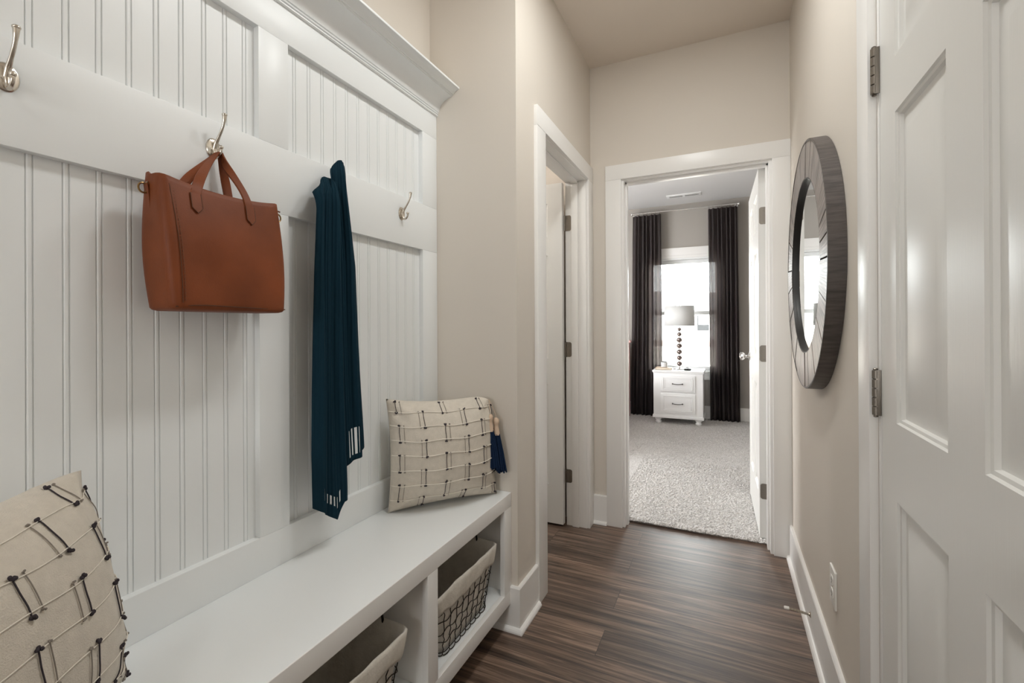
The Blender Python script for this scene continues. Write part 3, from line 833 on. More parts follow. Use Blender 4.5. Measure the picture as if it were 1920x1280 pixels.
bm = new(); strap(bm, [(-1.046, .775, 1.490), (-1.046, .795, 1.4945), (-1.046, .808, 1.494)], (1, 0, 0), [.012, .009, .007], .0022); strap(bm, [(-1.046, .78, 1.489), (-1.04, .80, 1.488), (-1.036, .812, 1.4845)], (1, 0, 0), .005, .002)
obj('zip_pull', bm, LEATHER, bag)

# ------------------------------------------------------------------ scarf
scf = thing('scarf', 'dark teal knitted scarf draped over a coat hook beside the handbag', 'scarf', (-1.06, 1.03, .62))
def interp(tab, z):
    for (za, a), (zb, c) in zip(tab, tab[1:]):
        if za >= z >= zb: return a+(c-a)*(za-z)/(za-zb)
    return tab[-1][1] if z < tab[-1][0] else tab[0][1]
# y of left/right silhouettes against height
left = [(1.692, 1.035), (1.678, 1.015), (1.645, .990), (1.60, .960), (1.574, .944), (1.36, .936), (1.0, .930), (.833, .926), (.68, .925), (.60, .925)]
right = [(1.692, 1.048), (1.680, 1.054), (1.60, 1.066), (1.379, 1.100), (1.04, 1.120), (.90, 1.130), (.81, 1.135), (.60, 1.137)]
def mid(z): return interp([(1.692, 1.040), (1.60, 1.015), (1.36, 1.018), (1.0, 1.026), (.7, 1.040), (.6, 1.04)], z)
def layer(x0, ya, yb, ztop, zbot, nf, amp, phase, lad=None, back=.026):
    """ya,yb: functions of z; zbot: function of u; folds nf"""
    bm = new(); NU, NV = 60, 110
    def f(u, v):
        zb = zbot(u); zt = ztop(u); z = zt+(zb-zt)*v
        y = ya(z)+(yb(z)-ya(z))*u
        g = min(1, (ztop(.5)-z)/.12+.35)
        x = x0+g*amp*(math.sin(u*nf*2*PI+phase+.5*math.sin(z*5))+.4*math.sin(u*nf*4.3*PI+phase*2+z*3))
        edge = (1-(2*u-1)**2)
        x += .018*edge*g*0.6
        # wrap back to the hook at the very top
        d = max(0, .055-(zt-z))/.055
        x -= back*d*d
        return (x, y, z)
    grid(bm, NU, NV, f, (lambda i, j: lad and lad(i/NU, j/NV, i, j)), grain=lambda u, v: (u*.2, v, 0))
    return bm
def zbL(u):
    return interp2([(0, .683), (.30, .655), (.62, .622), (.80, .668), (1, .672)], u)
def interp2(tab, u):
    for (a, p), (c, q) in zip(tab, tab[1:]):
        if a <= u <= c: return p+(q-p)*(u-a)/(c-a)
    return tab[-1][1]
def ladL(u, v, i, j): return .925 < v < .965 and .20 < u < .74 and i % 4 in (1, 2) and abs(v-.945-.02*(u-.45)) < .016
def ladR(u, v, i, j):
    return (.885 < v < .975 and .36 < u < .62 and i % 5 in (1, 2, 3)) or (.955 < v < .985 and .66 < u < .85 and i % 5 in (1, 2)) or (u > .93 and v < .93 and i == 57 and j % 3 == 1 and random.random() < .75)
bm = layer(-1.048, lambda z: min(interp(left, z), .957)-.007, lambda z: mid(z)+.010, (lambda u: 1.572+.058*math.sin(PI/2*min(1, u/.42))**.75-.030*max(0, (u-.6)/.4)**2), zbL, 1.5, .010, .4, ladL, .018)
obj('front_fall', bm, SCARF, scf, angle=180, solid=.003)
bm = layer(-1.054, lambda z: min(interp([(1.70, 1.014), (1.66, .999), (1.60, .992), (1.45, 1.002), (1.0, 1.010), (.7, 1.022), (.6, 1.022)], z), mid(z)), lambda z: max(1.060, interp(right, z)),
           lambda u: 1.694-.050*max(0, 1-u/.5)**2.2-.010*max(0, (u-.75)/.25)**2, lambda u: interp2([(0, .75), (.25, .757), (.45, .775), (.75, .785), (1, .800)], u), 1.6, .009, 1.9, ladR, .008)
obj('back_fall', bm, SCARF, scf, angle=180, solid=.003)
# ------------------------------------------------------------------ cushions
def make_cushion(name, mtx, label, W, H, T, tassel, seed, ear=(0, 0), cordr=.0016, knotr=1.0):
    """local: x across, z up, y = toward viewer is -y ; origin at bottom centre"""
    c = thing(name, label, 'cushion', mtx=mtx, group='tufted cream cushions on the bench')
    rnd = random.Random(seed); N = 44
    def surf(u, v, side):     # u,v in -1..1
        pu = 1-.055*(1-u*u)*0
        ex = u*(1-.060*(1-v*v)*abs(u)**2) ; ez = v*(1-.055*(1-u*u)*abs(v)**2)
        t = T*(max(0, 1-abs(u)**2.6))**.72*(max(0, 1-abs(v)**2.6))**.72
        r = math.hypot(abs(u), abs(v))
        wr = .0060*math.sin(17*(abs(u)-abs(v))+seed)*max(0, r-.8)*3*max(0, 1-max(abs(u), abs(v))**8)
        t = max(.0015, t+wr)
        sag = -.010*(1-u*u)*(v > 0)*v
        kx = max(0, u)**4*max(0, v)**4
        return Vector((ex*W/2-ear[0]*kx, side*t-.012*kx*(ear[0] > 0), H/2+ez*H/2+sag-ear[1]*kx))
    bm = new()
    for side in (-1, 1):
        grid(bm, N, N, lambda a, e: surf(a*2-1, e*2-1, side))
    bmesh.ops.remove_doubles(bm, verts=bm.verts[:], dist=.0032)
    obj('cover', bm, COTTON, c, angle=180, local=True)
    # corded lines and tufted stitches on the front
    off = .0022
    def S(u, v): return surf(u, v, -1)+Vector((0, -off, 0))
    rows = 7; bmc = new(); pairs = []
    rv = [-.78+1.56*k/(rows-1) for k in range(rows)]
    for v in rv:
        tube(bmc, [S(-.985+1.97*q/40, v+.012*math.sin(q*.4+v*4)) for q in range(41)], cordr, 6)
    def knot(bmx, u, v, s=1):
        p = S(u, v)
        s *= knotr
        for _ in range(5):
            d = Vector((rnd.uniform(-1.3, 1.3), rnd.uniform(-1.2, .1), rnd.uniform(-.8, .8)))*.0028*s
            sphere(bmx, p+d, .0027*s, (1, .8, 1), 7, 5)
    cols = [-.86, -.44, -.10, .30, .62, .95]
    for ci, u in enumerate(cols):
        for k in range(-1, rows):
            if (k+ci) % 2: continue
            va = max(-.95, rv[k]-.02) if k >= 0 else -.95
            vb = min(.97, rv[k+1]+.02) if k+1 < rows else .97
            if vb-va < .08: continue
            uu = u+rnd.uniform(-.012, .012)
            bmd = new(); tube(bmd, [S(uu+.003*math.sin(q), va+(vb-va)*q/8) for q in range(9)], .00105, 5)
            knot(bmd, uu, va); knot(bmd, uu, vb)
            bmg = new(); u2 = min(.965, uu+(.075 if ci % 2 == 0 else -.075))
            tube(bmg, [S(u2, va+(vb-va)*q/8) for q in range(9)], .0008, 5)
            knot(bmg, u2, va, .55); knot(bmg, u2, vb, .55)
            pairs.append((bmd, bmg))
    o = obj('cording', bmc, CORD, c, local=True)
    for bd, bg in pairs:
        d = obj('tufted_stitch', bd, DARKYARN, c, local=True); d['label'] = 'charcoal yarn stitch with knotted ends'
        g = obj('fine_stitch', bg, GREYYARN, d, local=True)
    if tassel:
        tp = surf(.985, .985, -1)
        for q, (dx, dy, ln) in enumerate(((-.004, -.022, .056), (.026, -.012, .074))):
            top_ = tp+Vector((.002, 0, 0)); hd = tp+Vector((dx, dy, -ln-.010))
            bmh = new()
            tube(bmh, bez(top_, top_+Vector((.006, 0, -.004)), hd+Vector((0, 0, .03)), hd+Vector((0, 0, .010)), 8), .0011, 6)
            lathe(bmh, [(0, .014), (.008, .011), (.0125, .003), (.0122, -.007), (.0088, -.0145), (.0098, -.024), (.0125, -.044), (.0135, -.054), (0, -.054)], tuple(hd), 16)
            t = obj('tassel', bmh, BEIGEYARN, c, local=True); t['label'] = 'beige bound tassel head'
            bmf = new()
            for s in range(34):
                a = s*2.39996; rr = .0125*math.sqrt(s/34)
                p0 = hd+Vector((rr*math.cos(a), rr*math.sin(a), -.050))
                le = .142+rnd.uniform(-.008, .006)
                p1 = hd+Vector((rr*1.9*math.cos(a)+.012+.003*q, rr*1.6*math.sin(a), -.050-le))
                tube(bmf, [p0, p0.lerp(p1, .5)+Vector((.001, 0, 0)), p1], [.0024, .0032, .0034], 6)
                sphere(bmf, p1, .0034, (1, 1, .8), 6, 4)
            f = obj('tassel_fringe', bmf, NAVY, t, local=True); f['label'] = 'navy dip-dyed yarn fringe'
    else:
        pass
    return c
def frame_mtx(bl, br, lean, roll=0):
    bl = Vector(bl); br = Vector(br); xd = (br-bl).normalized(); up = Vector((0, 0, 1))
    n = xd.cross(up).normalized()          # toward viewer = -y local
    yd = -n
    zd = (up*math.cos(lean)+yd*math.sin(lean)).normalized(); yd = zd.cross(xd)
    M = Matrix((xd, yd, zd)).transposed().to_4x4(); M.translation = (bl+br)/2
    return M @ Matrix.Rotation(roll, 4, 'Y')
make_cushion('cushion', frame_mtx((-1.068, 1.266, ZB+.002), (-.812, 1.584, ZB+.002), R(4)), 'cream tufted square cushion with two navy tassels, in the bench corner', .418, .396, .098, True, 3, (.030, .030))
make_cushion('cushion', frame_mtx((-.775, .085, ZB+.002), (-.99, .455, ZB+.022), R(12), R(0)), 'cream tufted cushion cut off by the left edge, leaning on the beadboard', .44, .405, .105, False, 9, (.012, .016), .0009, 1.05)

# ------------------------------------------------------------------ round mirror
MC = (1.969, 1.402); RO_, RI_ = .440, .315; MX = .262
mir = thing('wall_mirror', 'round mirror with dark weathered wood plank frame on the right wall', 'mirror', (XR, MC[0], MC[1]))
bm = new(); rnd = random.Random(11); lay = bm.verts.layers.float_vector.new('grain')
npl = 27; a0 = 0.06
angs = []; a = 0
ws = [rnd.choice((.7, 1, 1, 1.3)) for _ in range(npl)]; tot = sum(ws)
for k, w in enumerate(ws):
    aa, ab = a0+2*PI*a/tot, a0+2*PI*(a+w)/tot; a += w
    gap = .0058; xo = MX+rnd.uniform(-.001, .0015); nseg = 4
    fr = []; bk = []
    for t in range(nseg+1):
        row = []; rowb = []
        for rr in (RI_, RO_-.004):
            g = gap/rr*.5; th = aa+g+(ab-aa-2*g)*t/nseg
            for xx, store in ((xo, row), (MX+.0115, rowb)):
                v = bm.verts.new((xx, MC[0]+rr*math.cos(th), MC[1]+rr*math.sin(th)))
                v[lay] = (rr, (th-aa)*.38+k*3.7, k); store.append(v)
        fr.append(row); bk.append(rowb)
    for t in range(nseg):
        bm.faces.new((fr[t][0], fr[t+1][0], fr[t+1][1], fr[t][1]))
        bm.faces.new((fr[t][0], fr[t+1][0], bk[t+1][0], bk[t][0])); bm.faces.new((fr[t][1], fr[t+1][1], bk[t+1][1], bk[t][1]))
    bm.faces.new((fr[0][0], fr[0][1], bk[0][1], bk[0][0])); bm.faces.new((fr[-1][0], fr[-1][1], bk[-1][1], bk[-1][0]))
obj('plank_frame', bm, BARN, mir, smooth=False)
def ringx(prof, n=128):
    bm = new(); lathe(bm, prof+[prof[0]], (0, MC[0], MC[1]), n, 'x', caps=False); return bm
o = obj('outer_rim', ringx([(RO_-.004, MX-.001), (RO_+.001, MX-.001), (RO_+.003, MX+.001), (RO_+.003, XR-.001), (RO_-.004, XR-.001)]), RIM, mir); o['label'] = 'dark curved outer edge band'
o = obj('inner_rim', ringx([(RI_, MX+.001), (RI_-.003, MX+.001), (RI_-.004, MX+.003), (RI_-.004, MX+.016), (RO_-.006, MX+.016), (RO_-.006, MX+.012), (RI_, MX+.012)]), IRIM, mir); o['label'] = 'black inner edge band'
bm = new(); lathe(bm, [(0, MX+.014), (RI_+.002, MX+.014), (RI_+.002, MX+.020), (0, MX+.020)], (0, MC[0], MC[1]), 96, 'x'); obj('mirror_glass', bm, MIRROR, mir, angle=30)

# ------------------------------------------------------------------ outlet and door stop
out = thing('wall_outlet', 'white duplex wall outlet low on the right wall', 'outlet', (XR, 1.716, .372))
bm = bbox(XR-.0065, XR, 1.678, 1.754, .314, .430, .0025, 3); obj('cover_plate', bm, PLASTIC, out)
for zc in (.392, .352):
    bm = new(); pts = [(1.716+q[0], zc+q[1]) for q in rrect(-.0165, .0165, -.014, .014, .009)]
    prism(bm, pts, XR-.0082, XR-.005, 'x'); r_ = obj('receptacle', bm, PLASTIC, out)
    bm = new(); box(bm, XR-.0085, XR-.0079, 1.709, 1.711, zc-.003, zc+.006); box(bm, XR-.0085, XR-.0079, 1.721, 1.723, zc-.002, zc+.006); lathe(bm, [(0, XR-.0085), (.0022, XR-.0085), (.0022, XR-.0079)], (0, 1.716, zc-.008), 10, 'x')
    obj('slot', bm, BLACK, r_, smooth=False)
bm = new(); sphere(bm, (XR-.0066, 1.716, .372), .003, (.4, 1, 1), 10, 6); obj('screw', bm, NICKEL, out)
stp = thing('door_stop', 'thin spring door stop with white tip on the right baseboard', 'door stop', (XR-.014, 2.067, .079))
xb = XR-.014
bm = new(); lathe(bm, [(.0, xb-.005), (.005, xb-.005), (.011, xb-.002), (.011, xb)], (0, 2.067, .079), 18, 'x'); obj('base', bm, NICKEL, stp)
bm = new(); tube(bm, [(xb-.004-.068*q/220, 2.067+.0042*math.cos(q*.9), .079+.0042*math.sin(q*.9)+.006*(q/220)) for q in range(221)], .0011, 5); obj('spring', bm, NICKEL, stp)
bm = new(); lathe(bm, [(0, xb-.088), (.005, xb-.088), (.0062, xb-.085), (.006, xb-.071), (0, xb-.071)], (0, 2.067, .0855), 16, 'x'); o = obj('rubber_tip', bm, RUBBER, stp); o['label'] = 'white rubber tip'

# ------------------------------------------------------------------ bedroom: window
win = bpy.data.objects.new('window_1', None); COL.objects.link(win); win.location = ((WX0+WX1)/2, BYF, WZ0); win['kind'] = 'structure'; win['label'] = 'bright bedroom window behind the lamp'
bm = new(); yf = BYF+.07
addbb(bm, WX0, WX0+.03, BYF, BYF+.13, WZ0, WZ1, w=.002); addbb(bm, WX1-.03, WX1, BYF, BYF+.13, WZ0, WZ1, w=.002); addbb(bm, WX0, WX1, BYF, BYF+.13, WZ1-.022, WZ1, w=.002); addbb(bm, WX0, WX1, BYF, BYF+.13, WZ0, WZ0+.02, w=.002)
VINYL = mat('white_vinyl', (.83, .84, .84), .35)
obj('window_frame', bm, VINYL, win)
for nm, z0, z1, yy in (('upper_sash', 1.33, WZ1-.022, BYF+.085), ('lower_sash', WZ0+.02, 1.37, BYF+.052)):
    bm = new(); xa, xc = WX0+.03, WX1-.03
    addbb(bm, xa, xa+.045, yy, yy+.03, z0, z1, w=.003); addbb(bm, xc-.045, xc, yy, yy+.03, z0, z1, w=.003); addbb(bm, xa, xc, yy, yy+.03, z0, z0+.045, w=.003); addbb(bm, xa, xc, yy, yy+.03, z1-.045, z1, w=.003)
    s_ = obj(nm, bm, VINYL, win)
    bm = new(); box(bm, xa+.04, xc-.04, yy+.013, yy+.017, z0+.04, z1-.04); obj('pane', bm, GLASS, s_, smooth=False)
b = new()
addbb(b, WX0-.09, WX0+.004, BYF-.018, BYF, WZ0, WZ1, w=.002); addbb(b, WX1-.004, WX1+.09, BYF-.018, BYF, WZ0, WZ1, w=.002); addbb(b, WX0-.095, WX1+.095, BYF-.020, BYF, WZ1+.034, WZ1+.128, w=.002); addbb(b, WX0-.09, WX1+.09, BYF-.018, BYF, WZ1-.004, WZ1+.034, w=.002)
addbb(b, WX0-.11, WX1+.11, BYF-.05, BYF+.05, WZ0-.006, WZ0+.018, w=.003); addbb(b, WX0-.09, WX1+.09, BYF-.018, BYF, WZ0-.098, WZ0-.006, w=.002)
struct('trim_7', b, TRIM, True, 'white casing and sill around the bedroom window')

# curtain rod and curtains
ROD_Y, ROD_Z = 6.15, 2.655
rod = thing('curtain_rod', 'slim metal curtain rod with rings above the bedroom window', 'curtain rod', (-.475, ROD_Y, ROD_Z))
bm = new(); tube(bm, [(-1.10, ROD_Y, ROD_Z), (.15, ROD_Y, ROD_Z)], .0085, 14); obj('rod', bm, CHROME, rod)
for x in (-1.108, .158):
    bm = new(); sphere(bm, (x, ROD_Y, ROD_Z), .017); obj('finial', bm, CHROME, rod)
for x in (-1.085, .135):
    bm = new(); tube(bm, [(x, BYF, ROD_Z), (x, ROD_Y+.002, ROD_Z)], .006, 10); lathe(bm, [(.02, BYF-.005), (.02, BYF)], (x, 0, ROD_Z), 16, 'y'); obj('bracket', bm, CHROME, rod)
def rings_for(xa, xb, n):
    for q in range(n):
        x = xa+(xb-xa)*q/(n-1); bm = new()
        pts = [(x, ROD_Y+.017*math.cos(2*PI*k/18), ROD_Z-.006+.017*math.sin(2*PI*k/18)) for k in range(18)]
        tube(bm, pts, .0022, 6, closed=True); tube(bm, [(x, ROD_Y, ROD_Z-.022), (x, ROD_Y, ROD_Z-.0265)], .002, 6)
        obj('curtain_ring', bm, CHROME, rod)
rings_for(-1.07, -.76, 7); rings_for(-.18, .125, 7)
def curtain(label, xa0, xa1, xb0, xb1, seed, nf):
    bm = new(); NU, NV = 130, 30; rnd = random.Random(seed)
    ph = [rnd.uniform(0, 6) for _ in range(3)]
    def f(u, v):
        z = 2.6275+(.018-2.6275)*v
        xl = xa0+(xa1-xa0)*v; xr = xb0+(xb1-xb0)*v
        w = u+.018*math.sin(u*nf*2*PI*.5+ph[0])+.01*math.sin(v*4+ph[1])*math.sin(u*PI)
        x = xl+(xr-xl)*w
        amp = .026+.010*v
        y = 6.155+amp*math.sin(u*nf*2*PI+ph[2]+.7*math.sin(v*2.2))+.008*math.sin(u*nf*4*PI+1+v*3)
        return (x, y, z)
    grid(bm, NU, NV, f)
    o = obj('curtain', bm, CURTAIN, None, angle=180, solid=.0012)
    return tag(o, label, 'curtain', 'charcoal curtain panels at the bedroom window')
curtain('charcoal linen curtain panel on the left, behind the white nightstand', -1.097, -1.135, -.748, -.735, 2, 7)
curtain('charcoal linen curtain panel on the right, beside the open bedroom door', -.188, -.172, .150, .172, 4, 7)

# ------------------------------------------------------------------ nightstand
NY = 5.72; NX0, NX1 = -.785, -.232; NB = 6.09
ns = thing('nightstand', 'white two-drawer nightstand with turned feet under the bedroom window', 'nightstand', ((NX0+NX1)/2, 5.9, .014))
bm = bbox(NX0, NX1, NY, NB, .105, .622, .003); obj('case', bm, NSW, ns)
bm = bbox(NX0-.012, NX1+.012, NY-.014, NB+.004, .628, .654, .006, 3); addbb(bm, NX0-.005, NX1+.005, NY-.007, NB, .618, .630, w=.003); obj('top', bm, NSW, ns)
bm = bbox(NX0-.010, NX1+.010, NY-.012, NB+.002, .085, .118, .005, 3); obj('plinth', bm, NSW, ns)
for x in (NX0+.05, NX1-.05):
    for y in (NY+.05, NB-.05):
        bm = new(); lathe(bm, [(0, .014), (.026, .014), (.034, .022), (.037, .034), (.030, .046), (.026, .052), (.036, .060), (.040, .072), (.036, .083), (.034, .088), (0, .088)], (x, y, 0), 24); obj('foot', bm, NSW, ns)
for z0, z1 in ((.402, .595), (.150, .378)):
    xa, xc = NX0+.085, NX1-.085
    bm = bbox(xa, xc, NY-.016, NY+.02, z0, z1, .003)
    for (p, q) in ((.024, .010), (.042, .006)):   # stepped molding frames
        for (x0_, x1_, za, zb) in ((xa+p, xc-p, z0+p, z0+p+.008), (xa+p, xc-p, z1-p-.008, z1-p), (xa+p, xa+p+.008, z0+p, z1-p), (xc-p-.008, xc-p, z0+p, z1-p)):
            addbb(bm, x0_, x1_, NY-.016-q*.6, NY-.012, za, zb, w=.0015)
    d = obj('drawer', bm, NSW, ns)
    zc = (z0+z1)/2; bm = new(); xm = (xa+xc)/2
    tube(bm, catmull([(xm-.055, NY-.016, zc), (xm-.053, NY-.036, zc), (xm-.03, NY-.042, zc-.003), (xm, NY-.043, zc-.005), (xm+.03, NY-.042, zc-.003), (xm+.053, NY-.036, zc), (xm+.055, NY-.016, zc)], 6), .0045, 8)
    for s_ in (-1, 1): sphere(bm, (xm+s_*.055, NY-.030, zc), .0085, (1, 1, 1), 10, 7)
    o = obj('drawer_handle', bm, PULL, d); o['label'] = 'dark metal bar pull'
# table lamp
LX, LY = -.505, 5.93; ZT = .654
lam = thing('table_lamp', 'table lamp with stacked metallic balls and white drum shade on the nightstand', 'lamp', (LX, LY, ZT))
bm = new(); lathe(bm, [(0, ZT), (.072, ZT), (.075, ZT+.005), (.073, ZT+.012), (.03, ZT+.016), (.012, ZT+.022), (.010, ZT+.034), (0, ZT+.034)], (LX, LY, 0), 36); o = obj('base', bm, CHROME, lam)
zz = ZT+.030; radii = [.031, .030, .031, .031, .031, .026, .023]
tot = sum(radii)*2+.012*7; sc_ = (1.170-zz)/tot
for r_ in radii:
    h_ = r_*2*sc_; zz += .006*sc_
    bm = new(); sphere(bm, (LX, LY, zz+h_/2), h_/2, (1.05*r_*2/h_, 1.05*r_*2/h_, 1), 24, 14)
    tube(bm, [(LX, LY, zz-.008), (LX, LY, zz+.004)], .007, 10)
    o = obj('ball', bm, mat('mercury_glass', (.26, .205, .195), .16, 1.0), lam); zz += h_+.006*sc_
bm = new(); tube(bm, [(LX, LY, zz-.01), (LX, LY, 1.44)], .004, 10); obj('stem', bm, CHROME, lam)
bm = new(); lathe(bm, [(.176, 1.182), (.172, 1.424)], (LX, LY, 0), 56, caps=False)
obj('lamp_shade', bm, SHADE, lam, solid=.002)
bm = new(); 
for k in range(3): tube(bm, [(LX, LY, 1.418), (LX+.172*math.cos(k*2.094+.3), LY+.172*math.sin(k*2.094+.3), 1.418)], .002, 6)
obj('shade_spider', bm, CHROME, lam)
bm = new(); sphere(bm, (LX, LY, 1.446), .009, (1, 1, 1)); tube(bm, [(LX, LY, 1.43), (LX, LY, 1.45)], .003, 8); obj('finial', bm, CHROME, lam)
# book + jar + tray
bk = thing('book', 'closed book with tan cover lying flat under the jar on the nightstand', 'book', (-.675, 5.84, ZT))
bm = bbox(-.765, -.582, 5.765, 5.915, ZT+.001, ZT+.005, .001); addbb(bm, -.765, -.582, 5.765, 5.915, ZT+.021, ZT+.025, w=.001); addbb(bm, -.767, -.762, 5.765, 5.915, ZT+.001, ZT+.025, w=.001); obj('cover', bm, PAPER, bk)
bm = bbox(-.762, -.586, 5.769, 5.911, ZT+.005, ZT+.021, .0005); o = obj('pages', bm, PAGES, bk)
jar = thing('candle_jar', 'small white candle jar with dark lid standing on the book', 'candle', (-.675, 5.84, ZT+.025))
bm = new(); lathe(bm, [(0, 0), (.036, 0), (.040, .004), (.040, .058), (.037, .062), (0, .062)], (-.672, 5.84, ZT+.0255), 32); obj('jar_body', bm, CERAMIC, jar)
bm = new(); lathe(bm, [(0, .0625), (.030, .0625), (.031, .066), (.028, .072), (.018, .075), (0, .0755)], (-.672, 5.84, ZT+.0255), 28); o = obj('lid', bm, PULL, jar); o['label'] = 'dark metal lid'
tr = thing('trinket_dish', 'small black trinket dish on the nightstand right of the lamp', 'dish', (-.40, 5.80, ZT))
bm = new(); lathe(bm, [(0, 0), (.036, 0), (.044, .006), (.050, .016), (.048, .017), (.040, .008), (0, .006)], (-.405, 5.80, ZT+.0005), 30); obj('dish', bm, BLACK, tr)
bm = new(); tube(bm, [(-.405+.018*math.cos(a*.5), 5.80+.018*math.sin(a*.5), ZT+.012+.001*a) for a in range(24)], .003, 7); obj('chain', bm, PULL, tr)

# ------------------------------------------------------------------ bed (mostly hidden), picture, vent
bed = thing('bed', 'bed with blush panelled headboard left of the dark curtain', 'bed', (-1.9, 5.2, .014))
bm = bbox(-2.70, -1.125, 6.00, 6.06, .08, .965, .006); obj('headboard', bm, PINK, bed)
bm = bbox(-2.72, -1.105, 5.985, 6.075, .965, 1.0, .008, 3); obj('headboard_cap', bm, PINK, bed)
for x in (-1.155, -2.67): obj('bed_leg', bbox(x-.03, x+.03, 6.0, 6.06, .014, .09, .004), PINK, bed)
for x in (-1.2, -2.62): obj('bed_leg', bbox(x-.03, x+.03, 4.1, 4.16, .014, .20, .004), PINK, bed)
obj('bed_frame', bbox(-2.66, -1.165, 4.08, 6.0, .18, .30, .01), PINK, bed)
obj('mattress', bbox(-2.64, -1.19, 4.09, 5.99, .30, .56, .05, 4), BEDDING, bed)
obj('duvet', bbox(-2.68, -1.16, 4.06, 5.45, .40, .60, .05, 4), BEDDING, bed)
pw = thing('pillow', 'white bed pillow against the blush headboard', 'pillow', (-1.55, 5.8, .56))
bm = new(); sphere(bm, (-1.56, 5.82, .645), 1, (.32, .15, .075), 24, 14); obj('pillow_case', bm, BEDDING, pw)
pic = thing('picture_frame', 'dark framed picture on the bedroom wall, glimpsed beside the door hinges', 'picture', (BXR, 4.6, 1.58))
bm = new(); y0, y1, z0, z1 = 4.25, 5.0, 1.285, 1.88
addbb(bm, BXR-.03, BXR, y0, y0+.05, z0, z1, w=.003); addbb(bm, BXR-.03, BXR, y1-.05, y1, z0, z1, w=.003); addbb(bm, BXR-.03, BXR, y0, y1, z0, z0+.05, w=.003); addbb(bm, BXR-.03, BXR, y0, y1, z1-.05, z1, w=.003)
obj('frame', bm, BLACK, pic); obj('print', bbox(BXR-.016, BXR-.004, y0+.04, y1-.04, z0+.04, z1-.04, .001), BLACK, pic)
vt = thing('ceiling_vent', 'white slotted air vent in the bedroom ceiling', 'air vent', (-.44, 5.82, ZC))
bm = new(); VX0, VX1, VY0, VY1 = -.635, -.245, 5.76, 5.90
bm = bbox(VX0, VX1, VY0, VY1, ZC-.008, ZC, .003); obj('grille_frame', bm, NSW, vt)
bm = new(); box(bm, VX0+.03, VX1-.03, VY0+.045, VY1-.03, ZC-.0088, ZC-.0075); obj('opening', bm, BLACK, vt, smooth=False)  # flat black plate paints the darkness between the slats
bm = new()
for q in range(25):
    x = VX0+.036+(VX1-VX0-.072)*q/24; w_ = .0028 if q != 12 else .010
    box(bm, x-w_, x+w_, VY0+.045, VY1-.03, ZC-.011, ZC-.0078)
obj('slats', bm, NSW, vt, smooth=False)

# ------------------------------------------------------------------ outside the window
b = new(); box(b, -60, 60, BYF+.5, 120, -.5, -.3); o = struct('ground_outside', b, mat('pale_ground', (.40, .36, .31), .95, var=((.4, .4, .4), .25)))
b = new(); prism(b, [(34, -.31), (41, -.31), (39.5, -.02), (36, -.10)], -40, 40, 'x'); struct('ground_soil_berm', b, mat('orange_soil', (.075, .044, .026), .95, var=((.25, .25, .25), .5)))
def house(label, x0, x1, y0, h, roof, body):
    hs = thing('house', label, 'house', ((x0+x1)/2, y0+4, -.3), group='pale houses across the lot')
    obj('walls', bbox(x0, x1, y0, y0+9, -.3, h, .02), body, hs)
    bm = new(); prism(bm, [(y0-.5, h), (y0+9.5, h), (y0+4.5, h+1.9)], x0-.4, x1+.4, 'x'); obj('roof', bm, roof, hs, smooth=False)
    for k in range(3):
        xx = x0+(x1-x0)*(k+.5)/3; w_ = obj('window', bbox(xx-.5, xx+.5, y0-.05, y0+.05, .7, 2.1, .01), mat('house_window', (.047, .049, .052), .5, spec=.1), hs)
SID = mat('pale_siding', (.74, .73, .71), .8); ROOF = mat('grey_shingles', (.22, .21, .21), .9)
house('pale single-storey house outside the window, on the left', -14, -4.9, 42, 2.6, ROOF, SID)
house('pale single-storey house outside the window, on the right', -3.4, 6, 46, 2.6, ROOF, SID)

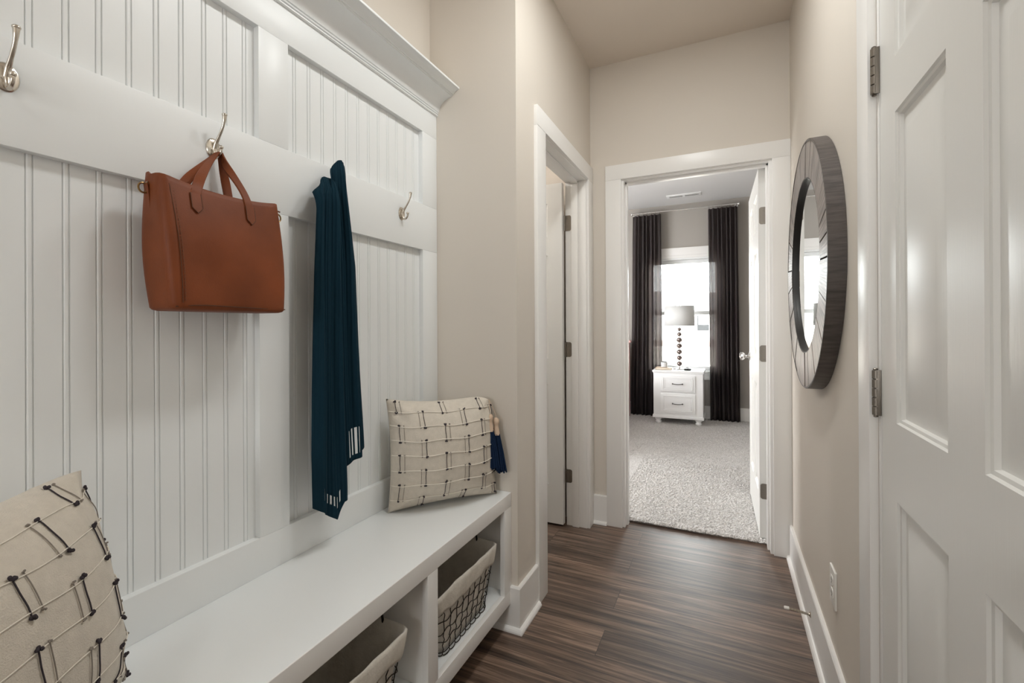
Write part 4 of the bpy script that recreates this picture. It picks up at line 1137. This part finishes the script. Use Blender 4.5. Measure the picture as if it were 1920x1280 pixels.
# ------------------------------------------------------------------ light
w = bpy.data.worlds.new('daylight'); sc.world = w; w.use_nodes = True
bg = w.node_tree.nodes['Background']; bg.inputs['Color'].default_value = (.97, .985, 1.0, 1); bg.inputs['Strength'].default_value = 18.0
def lamp(name, kind, loc, power, color, size=.1, rot=(0, 0, 0), **k):
    l = bpy.data.lights.new(name, kind); l.energy = power; l.color = color
    if kind == 'AREA':
        l.shape = 'DISK'; l.size = size
    else: l.shadow_soft_size = size
    for a, v in k.items(): setattr(l, a, v)
    o = bpy.data.objects.new(name, l); COL.objects.link(o); o.location = loc; o.rotation_euler = rot; return o
WHITE = (.985, 1.0, .985)
lamp('hall_ceiling_light', 'AREA', (-.20, 1.62, ZC-.012), 6.0, WHITE, .22)
lamp('hall_ceiling_light_middle', 'AREA', (-.15, 1.10, ZC-.012), 7.9, WHITE, .24)
lamp('hall_fill_rear', 'AREA', (-.35, -1.0, ZC-.012), 4.6, WHITE, .22)  # unseen fill lamp added behind the camera to even out the hall
lamp('side_room_fill', 'POINT', (-1.9, 2.1, 2.5), 19, (1, .95, .9), .08)  # unseen lamp added to brighten the open door leaf
# daylight portals at the window and the two added window holes
def portal(loc, rot, sx, sy):
    l = bpy.data.lights.new('portal', 'AREA'); l.shape = 'RECTANGLE'; l.size = sx; l.size_y = sy; l.cycles.is_portal = True
    o = bpy.data.objects.new('portal', l); COL.objects.link(o); o.location = loc; o.rotation_euler = rot
portal(((WX0+WX1)/2, BYF+.16, (WZ0+WZ1)/2), (R(-90), 0, 0), WX1-WX0, WZ1-WZ0)
portal((-.5, YN-.05, 1.5), (R(90), 0, 0), .6, .6)
portal((BXL-.12, 3.725, 1.35), (0, R(-90), 0), 1.5, 1.25)

# ------------------------------------------------------------------ camera
cd = bpy.data.cameras.new('camera'); cam = bpy.data.objects.new('camera', cd); COL.objects.link(cam)
cd.sensor_width = 36; cd.sensor_fit = 'HORIZONTAL'; cd.lens = 855.62/1920*36; cd.shift_y = -30.03/1920; cd.clip_start = .02; cd.clip_end = 300
cam.matrix_world = Matrix.Translation((0, 0, 1.1894)) @ Matrix.Rotation(R(25.0015), 4, 'Z') @ Matrix.Rotation(R(90.0728), 4, 'X') @ Matrix.Rotation(R(-.253), 4, 'Z')
sc.camera = cam
vs = sc.view_settings
sc.display_settings.display_device = 'sRGB'
vs.view_transform = 'Standard'; vs.look = 'None'; vs.gamma = 1; vs.use_curve_mapping = False; vs.exposure = 0.14
sc.cycles.max_bounces = 12; sc.cycles.diffuse_bounces = 7; sc.cycles.glossy_bounces = 6; sc.cycles.transparent_max_bounces = 12
sc.cycles.sample_clamp_indirect = 8; sc.cycles.caustics_reflective = False; sc.cycles.caustics_refractive = False
